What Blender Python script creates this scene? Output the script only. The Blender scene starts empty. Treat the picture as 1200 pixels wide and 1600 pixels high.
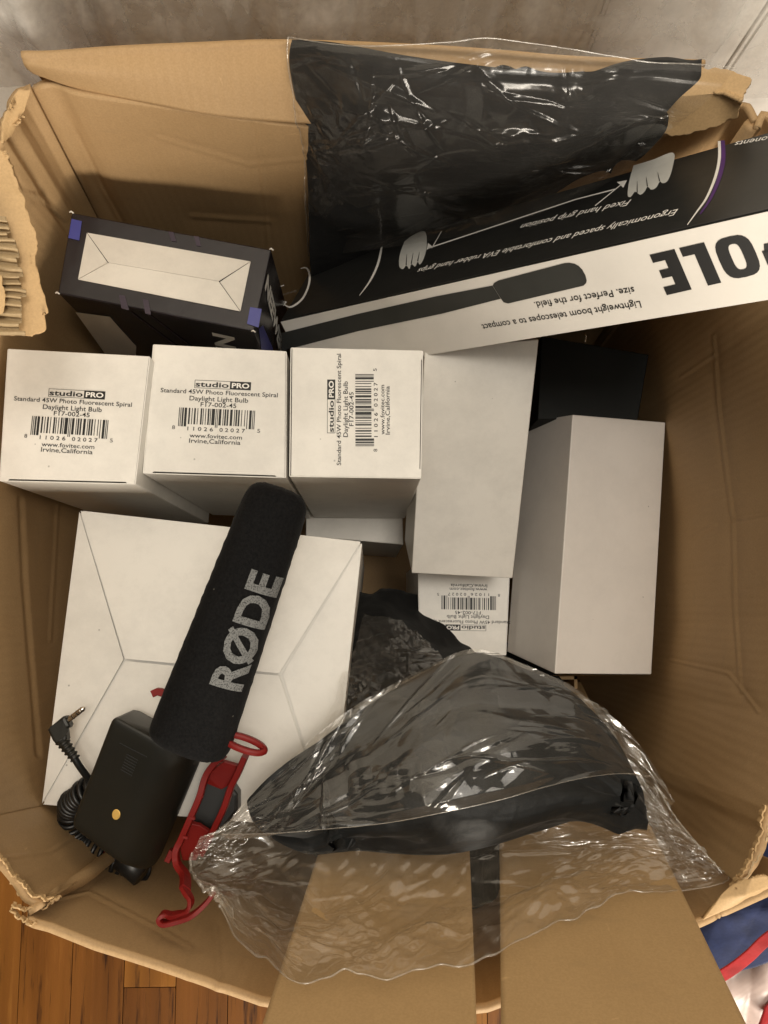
import bpy, bmesh, math, random
import numpy as np
from mathutils import Vector, Matrix

SC = bpy.context.scene
COL = SC.collection
random.seed(4)

# ------------------------------------------------------------------ camera
H = 0.95                       # camera height above the floor (m)
F = 1256.0                     # focal length in photograph pixels (1200 x 1600)
NADIR = (575.0, 950.0)
n_ = np.array([(NADIR[0]-600)/F, -(NADIR[1]-800)/F, -1.0]); n_ /= np.linalg.norm(n_)
Zw = -n_
Yw = np.array([0, 1, 0]) - np.dot([0, 1, 0], Zw)*Zw; Yw /= np.linalg.norm(Yw)
Xw = np.cross(Yw, Zw)
R = np.array([Xw, Yw, Zw])     # camera -> world
cam_d = bpy.data.cameras.new('camera')
cam_d.sensor_fit = 'VERTICAL'; cam_d.angle = 2*math.atan(800/F)
cam_d.clip_start = 0.01; cam_d.clip_end = 50
cam = bpy.data.objects.new('camera', cam_d); COL.objects.link(cam)
M4 = Matrix(((*R[0], 0), (*R[1], 0), (*R[2], H), (0, 0, 0, 1)))
cam.matrix_world = M4
SC.camera = cam
CAM = np.array([0, 0, H])

# ------------------------------------------------------------------ light
w = bpy.data.worlds.new('World'); SC.world = w; w.use_nodes = True
w.node_tree.nodes['Background'].inputs[0].default_value = (1.0, 0.86, 0.70, 1)
w.node_tree.nodes['Background'].inputs[1].default_value = 0.04
def area(name, loc, target, size, energy, col):
    l = bpy.data.lights.new(name, 'AREA'); l.shape = 'RECTANGLE'; l.size = size[0]; l.size_y = size[1]
    l.energy = energy; l.color = col
    o = bpy.data.objects.new(name, l); COL.objects.link(o); o.location = loc
    d = Vector(target)-Vector(loc); o.rotation_euler = d.to_track_quat('-Z', 'Y').to_euler()
    return o
area('ceiling_lamp', (0.14, 0.10, 2.35), (0, 0.0, 0.4), (1.1, 1.1), 17.0, (1.0, 0.925, 0.81))
area('room_lamp', (0.22, 0.12, 2.15), (0, 0.1, 0.5), (0.28, 0.28), 11.0, (1.0, 0.915, 0.79))
area('wall_fill', (0.30, -1.9, 1.00), (0, 0.4, 0.75), (1.3, 0.5), 88.0, (1.0, 0.90, 0.76))  # unseen low fill light, added to brighten the wall above the rim
SC.view_settings.view_transform = 'Standard'; SC.view_settings.look = 'None'
SC.view_settings.exposure = -0.36; SC.view_settings.gamma = 1.0
SC.cycles.max_bounces = 12; SC.cycles.transparent_max_bounces = 24
SC.cycles.caustics_reflective = False

# ------------------------------------------------------------------ maths
def ray(px, py):
    return R @ np.array([(px-600)/F, -(py-800)/F, -1.0])
def P(px, py, d):
    """world point on the sight line of (px, py), d metres below the camera"""
    r = ray(px, py); return CAM + r*(d/-r[2])
def hit(px, py, pl):
    q, n = pl; r = ray(px, py); return CAM + r*(np.dot(q-CAM, n)/np.dot(r, n))
def plane3(a, b, c):
    n = np.cross(b-a, c-a); n /= np.linalg.norm(n)
    if np.dot(n, CAM-a) < 0: n = -n
    return (np.array(a), n)
def proj(V):
    q = (V-CAM) @ R              # world -> camera
    return 600+F*q[..., 0]/-q[..., 2], 800-F*q[..., 1]/-q[..., 2]
def lerp(a, b, t): return a+(b-a)*t
def resample(pts, n, smooth=False):
    p = np.array(pts, float)
    if smooth and len(p) > 2:
        q = []
        for i in range(len(p)-1):
            p0 = p[max(i-1, 0)]; p1 = p[i]; p2 = p[i+1]; p3 = p[min(i+2, len(p)-1)]
            for t in np.linspace(0, 1, 9)[:-1]:
                q.append(.5*((2*p1)+(-p0+p2)*t+(2*p0-5*p1+4*p2-p3)*t*t+(-p0+3*p1-3*p2+p3)*t**3))
        q.append(p[-1]); p = np.array(q)
    s = np.r_[0, np.cumsum(np.linalg.norm(np.diff(p, axis=0), axis=1))]
    t = np.linspace(0, s[-1], n)
    return np.stack([np.interp(t, s, p[:, k]) for k in range(p.shape[1])], 1)
def hash2(i, j, seed):
    h = (i.astype(np.int64)*374761393+j.astype(np.int64)*668265263+seed*974711) & 0x7fffffff
    h = ((h ^ (h >> 13))*1274126177) & 0x7fffffff
    return ((h ^ (h >> 16)) & 0xffff)/65535.0
def vn(X, Y, seed=0):
    X = np.asarray(X, float); Y = np.asarray(Y, float)
    i = np.floor(X); j = np.floor(Y); u = X-i; v = Y-j
    u = u*u*(3-2*u); v = v*v*(3-2*v)
    a = hash2(i, j, seed); b = hash2(i+1, j, seed); c = hash2(i, j+1, seed); d = hash2(i+1, j+1, seed)
    return (a*(1-u)+b*u)*(1-v)+(c*(1-u)+d*u)*v - .5
def fbm(X, Y, seed=0, o=4):
    return sum(vn(X*2**k, Y*2**k, seed+k)/2**k for k in range(o))
def tri(x): return np.abs((x % 1)*2-1)
def crumple(X, Y, seed, n=9, f0=.7, f1=5.0, aniso=None, warp=.45):
    """faceted, creased height field (X, Y in crease units)"""
    rng = np.random.RandomState(seed); h = 0*X
    wx = fbm(X*.8, Y*.8, seed+11, 2)*warp; wy = fbm(X*.8, Y*.8, seed+57, 2)*warp
    for k in range(n):
        f = f0*(f1/f0)**(k/(n-1)); a = rng.uniform(0, math.pi)
        if aniso is not None: a = aniso+rng.normal(0, .45)
        m = np.clip(.55+1.6*vn(X*f*.5+k*7, Y*f*.5, seed+k), 0, 1)
        h = h+tri((X+wx)*f*math.cos(a)+(Y+wy)*f*math.sin(a)+rng.rand())*m/f
    return h

def streaks(U, V, seed, n, ang, spread, lo=.02, hi=.09, wlo=.0012, whi=.004, amp=.0016, pole=None):
    """long sharp tension folds: tent-shaped ridges along finite, slightly bent lines"""
    rng = np.random.RandomState(seed); h = 0*U; u1, v1 = U.max(), V.max()
    for k in range(n):
        cx, cy = rng.uniform(0, u1), rng.uniform(0, v1); a = rng.normal(ang, spread)
        if pole is not None and rng.rand() < .7: a = math.atan2(cy-pole[1]*v1, cx-pole[0]*u1)+rng.normal(0, .12)
        L = rng.uniform(lo, hi)/2; w_ = rng.uniform(wlo, whi); c, s_ = math.cos(a), math.sin(a)
        t = (U-cx)*c+(V-cy)*s_; d = -(U-cx)*s_+(V-cy)*c+rng.normal(0, 2.0)*t*t
        e = np.clip(1-np.abs(t)/L, 0, 1); ww = w_*(.25+.75*e)
        h = h+rng.choice((-.7, 1))*amp*(w_/whi)**.7*np.clip(1-np.abs(d)/ww, 0, 1)*np.minimum(e*2.2, 1)
    return h
def film_h(U, V, seed, big=.0022, fine=.0034, sx=8., cover=.5, aniso=None, ang=0.0, pole=None, n=110, calm=None):
    """flat plates of film with hard little creases crowding in places"""
    m = np.clip((vn(U*14, V*14, seed+5)+.5*vn(U*30, V*30, seed+6)+cover-.35)*6, 0, 1)
    m2 = np.clip((vn(U*20+9, V*20, seed+15)+.5*vn(U*50, V*50, seed+16)+cover-.5)*7, 0, 1)
    q = 1.0 if calm is None else 1-.9*np.exp(-((U/U.max()-calm[0])**2/.022+(V/V.max()-calm[1])**2/.07))
    return big*crumple(U*sx, V*sx, seed, 5, .7, 2.4, aniso, .12)+q*fine*m*crumple(U*30, V*30, seed+1, 6, .7, 2.6, None, .1)*.5+.0012*m2*crumple(U*75, V*75, seed+2, 5, .7, 2.2, None, .1)+q*streaks(U, V, seed+3, n, ang, .5, pole=pole)

# ------------------------------------------------------------------ mesh helpers
ORG = {}
def tag(o, label, cat=None, group=None, kind=None):
    if label: o['label'] = label
    if cat: o['category'] = cat
    if group: o['group'] = group
    if kind: o['kind'] = kind
    return o
def thing(name, label, cat, loc, group=None):
    o = bpy.data.objects.new(name, None); COL.objects.link(o); o.location = tuple(loc)
    o.empty_display_size = .02
    ORG[o.name] = np.array(loc, float)
    return tag(o, label, cat, group)
def mesh(name, V, Fc, mat, parent=None, smooth=False):
    V = np.asarray(V, float).reshape(-1, 3)
    org = ORG[parent.name] if parent else V.mean(0)
    me = bpy.data.meshes.new(name); me.from_pydata([tuple(v) for v in (V-org)], [], [tuple(int(i) for i in f) for f in Fc])
    me.materials.append(mat)
    if smooth: me.polygons.foreach_set('use_smooth', [True]*len(me.polygons))
    me.update()
    o = bpy.data.objects.new(name, me); COL.objects.link(o)
    if parent: o.parent = parent
    else: o.location = tuple(org)
    ORG[o.name] = org
    return o
def from_bm(name, bm, mat, parent=None, smooth=False):
    bmesh.ops.recalc_face_normals(bm, faces=bm.faces)
    bm.verts.index_update()
    V = [tuple(v.co) for v in bm.verts]; Fc = [[v.index for v in f.verts] for f in bm.faces]
    bm.free()
    return mesh(name, V, Fc, mat, parent, smooth)
def grid_faces(nu, nv, off=0, flip=False):
    i, j = np.meshgrid(np.arange(nu-1), np.arange(nv-1), indexing='ij')
    a = (i*nv+j).ravel()+off; q = np.stack([a, a+nv, a+nv+1, a+1], 1)
    return q[:, ::-1] if flip else q
def normals(G):
    du = np.gradient(G, axis=0); dv = np.gradient(G, axis=1)
    n = np.cross(du, dv); n /= np.linalg.norm(n, axis=2, keepdims=True)+1e-12
    if np.mean(np.sum(n*(CAM-G), 2)) < 0: n = -n
    return n
def grid_obj(name, G, mat, parent=None, thick=0.0, smooth=True):
    nu, nv = G.shape[:2]
    V = G.reshape(-1, 3); Fc = grid_faces(nu, nv)
    n = np.cross(G[1:, :-1]-G[:-1, :-1], G[:-1, 1:]-G[:-1, :-1]).reshape(-1, 3)
    flip = np.sum(n*(CAM-G[:-1, :-1].reshape(-1, 3))) < 0
    if flip: Fc = Fc[:, ::-1]
    if thick:
        B = (G-normals(G)*thick).reshape(-1, 3); N = nu*nv
        Fb = Fc[:, ::-1]+N
        idx = np.arange(N).reshape(nu, nv)
        loop = np.r_[idx[:, 0], idx[-1, 1:], idx[-2::-1, -1], idx[0, -2:0:-1]]
        nx = np.roll(loop, -1)
        S = np.stack([loop, nx, nx+N, loop+N], 1)
        if not flip: S = S[:, ::-1]
        V = np.r_[V, B]; Fc = np.r_[Fc, Fb, S]
    return mesh(name, V, Fc, mat, parent, smooth)
def loft(rows, nu, nv, smooth=True):
    """rows: polylines of (px, py, depth), left to right -> nu x nv world points"""
    rr = np.stack([resample(r, nu, smooth) for r in rows])        # rows x nu x 3
    out = np.stack([resample(rr[:, i], nv, smooth) for i in range(nu)])
    G = np.zeros((nu, nv, 3))
    for i in range(nu):
        for j in range(nv): G[i, j] = P(*out[i, j])
    return G
def uvm(G):
    """arc-length parameters in metres"""
    U = np.cumsum(np.r_[[0], np.linalg.norm(np.diff(G[:, G.shape[1]//2], axis=0), axis=1)])
    V = np.cumsum(np.r_[[0], np.linalg.norm(np.diff(G[G.shape[0]//2], axis=0), axis=1)])
    return np.meshgrid(U, V, indexing='ij')
def seg_dist(X, Y, pts):
    d = np.full(X.shape, 1e9)
    for (x0, y0), (x1, y1) in zip(pts[:-1], pts[1:]):
        L = (x1-x0)**2+(y1-y0)**2+1e-9
        t = np.clip(((X-x0)*(x1-x0)+(Y-y0)*(y1-y0))/L, 0, 1)
        d = np.minimum(d, np.hypot(X-x0-t*(x1-x0), Y-y0-t*(y1-y0)))
    return d
def tube(pts, r, sides=8, cap=True):
    """round sweep; r scalar or per point -> verts, faces"""
    p = np.array(pts, float); n = len(p); r = np.broadcast_to(r, (n,))
    T = np.gradient(p, axis=0); T /= np.linalg.norm(T, axis=1, keepdims=True)+1e-12
    N = np.cross(T[0], [0.31, 0.2, 1]); N /= np.linalg.norm(N)
    V = []
    for i in range(n):
        N = N-np.dot(N, T[i])*T[i]; N /= np.linalg.norm(N)+1e-12
        B = np.cross(T[i], N)
        for k in range(sides):
            a = 2*math.pi*k/sides; V.append(p[i]+r[i]*(N*math.cos(a)+B*math.sin(a)))
    Fc = [(i*sides+k, i*sides+(k+1) % sides, (i+1)*sides+(k+1) % sides, (i+1)*sides+k) for i in range(n-1) for k in range(sides)]
    if cap: Fc += [tuple(range(sides))[::-1], tuple((n-1)*sides+k for k in range(sides))]
    return V, Fc
def bar(pts, wz, wt, up=(0, 0, 1)):
    """strap of rectangular section with rounded corners: wz along up, wt across"""
    p = np.array(pts, float); n = len(p)
    T = np.gradient(p, axis=0); T /= np.linalg.norm(T, axis=1, keepdims=True)+1e-12
    sec = [(-1, -.86), (-.8, -1), (.8, -1), (1, -.86), (1, .86), (.8, 1), (-.8, 1), (-1, .86)]
    V = []
    for i in range(n):
        u = np.array(up, float); u -= np.dot(u, T[i])*T[i]; u /= np.linalg.norm(u); s = np.cross(T[i], u)
        for a, b in sec: V.append(p[i]+s*a*wt/2+u*b*wz/2)
    k8 = 8
    Fc = [(i*8+k, i*8+(k+1) % 8, (i+1)*8+(k+1) % 8, (i+1)*8+k) for i in range(n-1) for k in range(8)]
    Fc += [tuple(range(8))[::-1], tuple((n-1)*8+k for k in range(8))]
    return V, Fc
def join(*parts):
    V = []; Fc = []
    for v, f in parts:
        o = len(V); V += [tuple(x) for x in v]; Fc += [tuple(int(i)+o for i in q) for q in f]
    return V, Fc
def slab(pts, n, t, bev=0.0):
    """polygon (world points) thickened by t along -n, top edges softened"""
    bm = bmesh.new(); n = np.array(n)
    top = [bm.verts.new(tuple(p)) for p in pts]; bot = [bm.verts.new(tuple(np.array(p)-n*t)) for p in pts]
    ft = bm.faces.new(top); bm.faces.new(bot[::-1]); m = len(pts)
    for i in range(m): bm.faces.new((top[i], bot[i], bot[(i+1) % m], top[(i+1) % m]))
    if bev: bmesh.ops.bevel(bm, geom=list(ft.edges), offset=bev, segments=2, affect='EDGES', profile=.5)
    return bm

# ------------------------------------------------------------------ materials
def newmat(name):
    m = bpy.data.materials.new(name); m.use_nodes = True
    nt = m.node_tree; b = nt.nodes['Principled BSDF']
    return m, nt, b
def N(nt, t, **kw):
    n = nt.nodes.new(t)
    for k, v in kw.items():
        if k in n.inputs: n.inputs[k].default_value = v
        else: setattr(n, k, v)
    return n
def coords(nt, scale=(1, 1, 1)):
    tc = nt.nodes.new('ShaderNodeTexCoord'); mp = nt.nodes.new('ShaderNodeMapping')
    mp.inputs['Scale'].default_value = scale
    nt.links.new(tc.outputs['Object'], mp.inputs['Vector']); return mp.outputs[0]
def ramp(nt, fac, stops):
    r = nt.nodes.new('ShaderNodeValToRGB'); nt.links.new(fac, r.inputs[0])
    e = r.color_ramp.elements
    while len(e) < len(stops): e.new(.5)
    for el, (p, c) in zip(e, stops): el.position = p; el.color = (*c, 1) if len(c) == 3 else c
    return r.outputs[0]
def noise(nt, vec, scale, detail=4, rough=.55):
    n = N(nt, 'ShaderNodeTexNoise', Scale=scale, Detail=detail, Roughness=rough); nt.links.new(vec, n.inputs['Vector']); return n.outputs['Fac']
def bump(nt, b, layers):
    prev = None
    for h, s, d in layers:
        n = N(nt, 'ShaderNodeBump', Strength=s, Distance=d); nt.links.new(h, n.inputs['Height'])
        if prev: nt.links.new(prev, n.inputs['Normal'])
        prev = n.outputs[0]
    nt.links.new(prev, b.inputs['Normal'])
def mixc(nt, fac, a, b, mode='MIX'):
    m = nt.nodes.new('ShaderNodeMix'); m.data_type = 'RGBA'; m.blend_type = mode
    if isinstance(fac, float): m.inputs[0].default_value = fac
    else: nt.links.new(fac, m.inputs[0])
    for k, x in ((6, a), (7, b)):
        if isinstance(x, tuple): m.inputs[k].default_value = (*x, 1)
        else: nt.links.new(x, m.inputs[k])
    return m.outputs[2]

def kraft(name, base, dark, flute_axis=None):
    m, nt, b = newmat(name); v = coords(nt)
    c = ramp(nt, noise(nt, v, 9, 5), [(.3, dark), (.7, base)])
    spk = ramp(nt, noise(nt, v, 900, 2), [(.35, (.93, .92, .9)), (.65, (1.04, 1.04, 1.03))])
    c = mixc(nt, 1.0, c, spk, 'MULTIPLY')
    sm = ramp(nt, noise(nt, coords(nt, (1, 1, 3)), 23, 6, .7), [(.60, (0, 0, 0)), (.78, (1, 1, 1))])
    c = mixc(nt, sm, c, tuple(x*.80 for x in base))
    for sc_, p0 in (((3, 40, 6), .66), ((40, 4, 9), .67)):
        st = ramp(nt, noise(nt, coords(nt, sc_), 7, 7, .75), [(p0, (0, 0, 0)), (p0+.05, (1, 1, 1))])
        c = mixc(nt, st, c, tuple(min(1, x*1.18) for x in base))
    nt.links.new(c, b.inputs['Base Color'])
    b.inputs['Roughness'].default_value = .62; b.inputs['Specular IOR Level'].default_value = .32
    L = [(noise(nt, v, 9, 2), .25, .003), (noise(nt, v, 420, 3), .14, .0005)]
    if flute_axis is not None:
        sc = [1, 1, 1]
        wv = N(nt, 'ShaderNodeTexWave', Scale=52.0, Distortion=1.2, Detail=2.0); wv.bands_direction = flute_axis
        wv.inputs['Detail Scale'].default_value = .6
        nt.links.new(v, wv.inputs['Vector']); L.append((wv.outputs['Fac'], .10, .0010))
    bump(nt, b, L); return m
KRAFT = kraft('kraft_cardboard', (.45, .300, .157), (.39, .252, .124))
KRAFT_X = kraft('kraft_cardboard_fluted_x', (.45, .300, .157), (.39, .252, .124), 'X')
KRAFT_Y = kraft('kraft_cardboard_fluted_y', (.45, .300, .157), (.39, .252, .124), 'Y')
KRAFT_PALE = kraft('torn_cardboard', (.55, .375, .195), (.46, .305, .15))
KRAFT_SMOOTH = kraft('smooth_cardboard', (.40, .264, .127), (.345, .222, .103), 'X')
FLUTE = kraft('flute_paper', (.46, .35, .21), (.38, .28, .16))

def card(name, base, dirt=.10, rough=.42):
    m, nt, b = newmat(name); v = coords(nt)
    c = ramp(nt, noise(nt, v, 18, 8, .75), [(.30, tuple(x*(1-dirt*1.4) for x in base)), (.56, base)])
    sp = N(nt, 'ShaderNodeTexVoronoi', Scale=95.0); nt.links.new(v, sp.inputs['Vector'])
    k = ramp(nt, sp.outputs['Distance'], [(.0, (1, 1, 1)), (.05, (1, 1, 1)), (.07, (0, 0, 0))])
    sel = ramp(nt, noise(nt, v, 60, 1), [(.60, (0, 0, 0)), (.66, (1, 1, 1))])
    kk = mixc(nt, 1.0, k, sel, 'MULTIPLY')
    c = mixc(nt, kk, c, tuple(x*.55 for x in base))
    nt.links.new(c, b.inputs['Base Color'])
    b.inputs['Roughness'].default_value = rough; b.inputs['Specular IOR Level'].default_value = .4
    bump(nt, b, [(noise(nt, v, 17, 2), .30, .0035), (noise(nt, v, 260, 3), .10, .0006)])
    return m
WHITE = card('white_coated_card', (.81, .785, .735))
WHITE2 = card('cool_white_card', (.76, .72, .68), .06)
WHITE_IN = card('white_inner_card', (.72, .68, .61), .12, .6)
PRINTW = card('white_glossy_print', (.72, .69, .64), .05, .3)

def plain(name, c, rough=.5, spec=.5, metal=0, nb=None, coat=0, sheen=0):
    m, nt, b = newmat(name); v = coords(nt)
    k = ramp(nt, noise(nt, v, 40, 4), [(.3, tuple(x*.85 for x in c)), (.7, tuple(x*1.1 for x in c))])
    nt.links.new(k, b.inputs['Base Color']); b.inputs['Roughness'].default_value = rough
    b.inputs['Specular IOR Level'].default_value = spec; b.inputs['Metallic'].default_value = metal
    b.inputs['Coat Weight'].default_value = coat
    if sheen: b.inputs['Sheen Weight'].default_value = sheen
    if nb: bump(nt, b, [(noise(nt, v, s, 3), st, d) for s, st, d in nb])
    return m
BLACKPRINT = plain('black_glossy_print', (.018, .018, .017), .34, .5, nb=[(30, .25, .002)])
BLACKINK = plain('black_ink', (.009, .009, .009), .5, .4)
GREYINK = plain('dark_grey_ink', (.035, .036, .033), .45, .4)
WHITEINK = plain('white_ink', (.84, .82, .78), .45, .4)
DIMINK = plain('dim_grey_ink', (.22, .21, .19), .5, .4)
GLOVEINK = plain('printed_grey_hand', (.55, .55, .52), .45, .4, nb=None)
VIOLETINK = plain('violet_ink', (.075, .022, .15), .4, .4)
MAUVEINK = plain('mauve_ink', (.038, .024, .042), .4, .4)
BLUEINK = plain('blue_ink', (.045, .05, .24), .35, .5)
DARKBOX = plain('dark_printed_card', (.012, .009, .012), .27, .5, nb=[(25, .3, .003)])
CASE = plain('black_case_plastic', (.004, .005, .0045), .6, .2, nb=[(300, .2, .0004)])
PLASTIC = plain('black_moulded_plastic', (.012, .0115, .0085), .45, .45, nb=[(900, .25, .0002)])
PLASTIC_D = plain('black_rubber', (.010, .010, .010), .4, .5)
RED = plain('red_plastic', (.20, .009, .007), .5, .3, nb=[(200, .1, .0003)])
METAL = plain('nickel_plug_metal', (.70, .66, .60), .22, .5, 1)
GOLD = plain('gold_badge_metal', (.72, .45, .12), .42, .5, .6)
LOGOGREY = plain('grey_screen_print', (.17, .175, .175), .8, .2, nb=[(1500, .6, .0006)])
_nt = LOGOGREY.node_tree; _nt.links.new(ramp(_nt, noise(_nt, coords(_nt), 1300, 2, .6), [(.36, (.06, .061, .061)), (.52, (.19, .195, .195))]), _nt.nodes['Principled BSDF'].inputs['Base Color'])
def foam():
    m, nt, b = newmat('black_foam'); v = coords(nt)
    c = ramp(nt, noise(nt, v, 700, 3, .7), [(.35, (.003, .003, .0033)), (.7, (.009, .009, .0094))])
    li = N(nt, 'ShaderNodeTexVoronoi', Scale=130.0); nt.links.new(v, li.inputs['Vector'])
    k = ramp(nt, li.outputs['Distance'], [(.0, (1, 1, 1)), (.05, (1, 1, 1)), (.08, (0, 0, 0))])
    sel = ramp(nt, noise(nt, v, 90, 1), [(.58, (0, 0, 0)), (.62, (1, 1, 1))])
    c = mixc(nt, mixc(nt, 1.0, k, sel, 'MULTIPLY'), c, (.10, .095, .08))
    nt.links.new(c, b.inputs['Base Color']); b.inputs['Roughness'].default_value = .95
    b.inputs['Specular IOR Level'].default_value = .15; b.inputs['Sheen Weight'].default_value = .015
    bump(nt, b, [(noise(nt, v, 1400, 3), .25, .0005)]); return m
FOAM = foam()
def fabric(name, c, rough=.62, sheen=.12, weave=1500):
    m, nt, b = newmat(name); v = coords(nt)
    k = ramp(nt, noise(nt, v, 60, 5), [(.3, tuple(x*.7 for x in c)), (.7, tuple(x*1.25 for x in c))])
    nt.links.new(k, b.inputs['Base Color']); b.inputs['Roughness'].default_value = rough
    b.inputs['Sheen Weight'].default_value = sheen; b.inputs['Specular IOR Level'].default_value = .3
    bump(nt, b, [(noise(nt, v, 45, 4), .35, .004), (noise(nt, v, weave, 2), .3, .0004)]); return m
CLOTH = fabric('black_nylon_cloth', (.0085, .0095, .010), .55, .05)
CLOTH2 = fabric('black_velvet_cloth', (.006, .006, .0062), .7, .03)
BLUE = fabric('navy_blue_fabric', (.010, .020, .075), .8, .25)
REDCLOTH = fabric('red_fabric', (.36, .012, .015), .7, .2)

def film(name, base=.055, edge=.85, rough=.05, milk=.03, mcol=(.8, .75, .66), tint=.97, fine=.35):
    m = bpy.data.materials.new(name); m.use_nodes = True; nt = m.node_tree
    nt.nodes.clear(); out = nt.nodes.new('ShaderNodeOutputMaterial'); v = coords(nt)
    tr = N(nt, 'ShaderNodeBsdfTransparent'); tr.inputs[0].default_value = (tint, tint*.995, tint*.985, 1)
    gl = N(nt, 'ShaderNodeBsdfGlossy', Roughness=rough); gl.inputs[0].default_value = (1, 1, 1, 1)
    df = N(nt, 'ShaderNodeBsdfDiffuse'); df.inputs[0].default_value = (*mcol, 1)
    bp = N(nt, 'ShaderNodeBump', Strength=fine, Distance=.0016); nt.links.new(noise(nt, v, 55, 4, .5), bp.inputs['Height'])
    lw = N(nt, 'ShaderNodeLayerWeight', Blend=.5)
    for s in (gl, lw): nt.links.new(bp.outputs[0], s.inputs['Normal'])
    pw = N(nt, 'ShaderNodeMath', operation='POWER'); nt.links.new(lw.outputs['Facing'], pw.inputs[0]); pw.inputs[1].default_value = 3.5
    ma = N(nt, 'ShaderNodeMath', operation='MULTIPLY_ADD'); nt.links.new(pw.outputs[0], ma.inputs[0]); ma.inputs[1].default_value = edge; ma.inputs[2].default_value = base
    mk = nt.nodes.new('ShaderNodeMath'); mk.operation = 'MULTIPLY_ADD'
    nt.links.new(ramp(nt, noise(nt, v, 30, 5, .6), [(.45, (0, 0, 0)), (.75, (1, 1, 1))]), mk.inputs[0]); mk.inputs[1].default_value = milk; mk.inputs[2].default_value = milk*.5
    m1 = nt.nodes.new('ShaderNodeMixShader'); nt.links.new(mk.outputs[0], m1.inputs[0]); nt.links.new(tr.outputs[0], m1.inputs[1]); nt.links.new(df.outputs[0], m1.inputs[2])
    m2 = nt.nodes.new('ShaderNodeMixShader'); nt.links.new(ma.outputs[0], m2.inputs[0]); nt.links.new(m1.outputs[0], m2.inputs[1]); nt.links.new(gl.outputs[0], m2.inputs[2])
    nt.links.new(m2.outputs[0], out.inputs[0]); return m
FILM = film('clear_plastic_film', .062, .50, .12, .04, (.5, .46, .40), fine=.06)
FILM_HAZY = film('hazy_plastic_film', .080, .5, .11, .085, (.66, .58, .47), fine=.08)
FILM_DULL = film('dull_plastic_film', .035, .4, .20, .03, (.5, .46, .40), fine=.08)
FILM_HEM = film('clear_plastic_hem', .10, .6, .2, .14)
FILM_WALL = film('wall_plastic_film', .05, .12, .2, .45, (.95, .92, .86))

def plaster():
    m, nt, b = newmat('textured_plaster'); v = coords(nt)
    c = ramp(nt, noise(nt, v, 7, 5), [(.3, (.82, .77, .68)), (.7, (.88, .83, .73))]); nt.links.new(c, b.inputs['Base Color'])
    b.inputs['Roughness'].default_value = .7
    v2 = coords(nt, (1, 1, .35))
    bump(nt, b, [(noise(nt, v2, 60, 4, .6), .4, .004), (noise(nt, v, 210, 4, .6), .4, .0016)]); return m
PLASTER = plaster()
PAINT = plain('white_satin_paint', (.78, .75, .70), .4, .4, nb=[(30, .25, .003), (200, .1, .0006)])
def wood():
    m, nt, b = newmat('oak_plank'); oi = nt.nodes.new('ShaderNodeObjectInfo')
    tc = nt.nodes.new('ShaderNodeTexCoord'); mp = nt.nodes.new('ShaderNodeMapping'); mp.inputs['Scale'].default_value = (1, .055, 1)
    ad = nt.nodes.new('ShaderNodeVectorMath'); ad.operation = 'ADD'
    nt.links.new(tc.outputs['Object'], mp.inputs['Vector']); nt.links.new(mp.outputs[0], ad.inputs[0])
    ml = nt.nodes.new('ShaderNodeVectorMath'); ml.operation = 'SCALE'; cm = nt.nodes.new('ShaderNodeCombineXYZ')
    nt.links.new(oi.outputs['Random'], cm.inputs[0]); nt.links.new(oi.outputs['Random'], cm.inputs[2]); nt.links.new(cm.outputs[0], ml.inputs[0]); ml.inputs['Scale'].default_value = 9
    nt.links.new(ml.outputs[0], ad.inputs[1]); v = ad.outputs[0]
    g = noise(nt, v, 130, 8, .68)
    c1 = ramp(nt, g, [(.34, (.045, .016, .004)), (.45, (.20, .085, .015)), (.58, (.20, .083, .016)), (.76, (.29, .135, .030))])
    big = ramp(nt, noise(nt, v, 26, 3), [(.35, (.62, .55, .45)), (.65, (1.1, 1.05, 1.0))])
    c = mixc(nt, 1.0, c1, big, 'MULTIPLY')
    tone = ramp(nt, oi.outputs['Random'], [(0, (.62, .55, .5)), (.5, (1, .95, .9)), (1, (1.15, 1.2, 1.1))])
    c = mixc(nt, 1.0, c, tone, 'MULTIPLY')
    nt.links.new(c, b.inputs['Base Color']); b.inputs['Roughness'].default_value = .33; b.inputs['Coat Weight'].default_value = .25; b.inputs['Coat Roughness'].default_value = .2
    bump(nt, b, [(g, .35, .0008)]); return m
OAK = wood()
GROUT = plain('dark_subfloor', (.02, .012, .006), .8)

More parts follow.
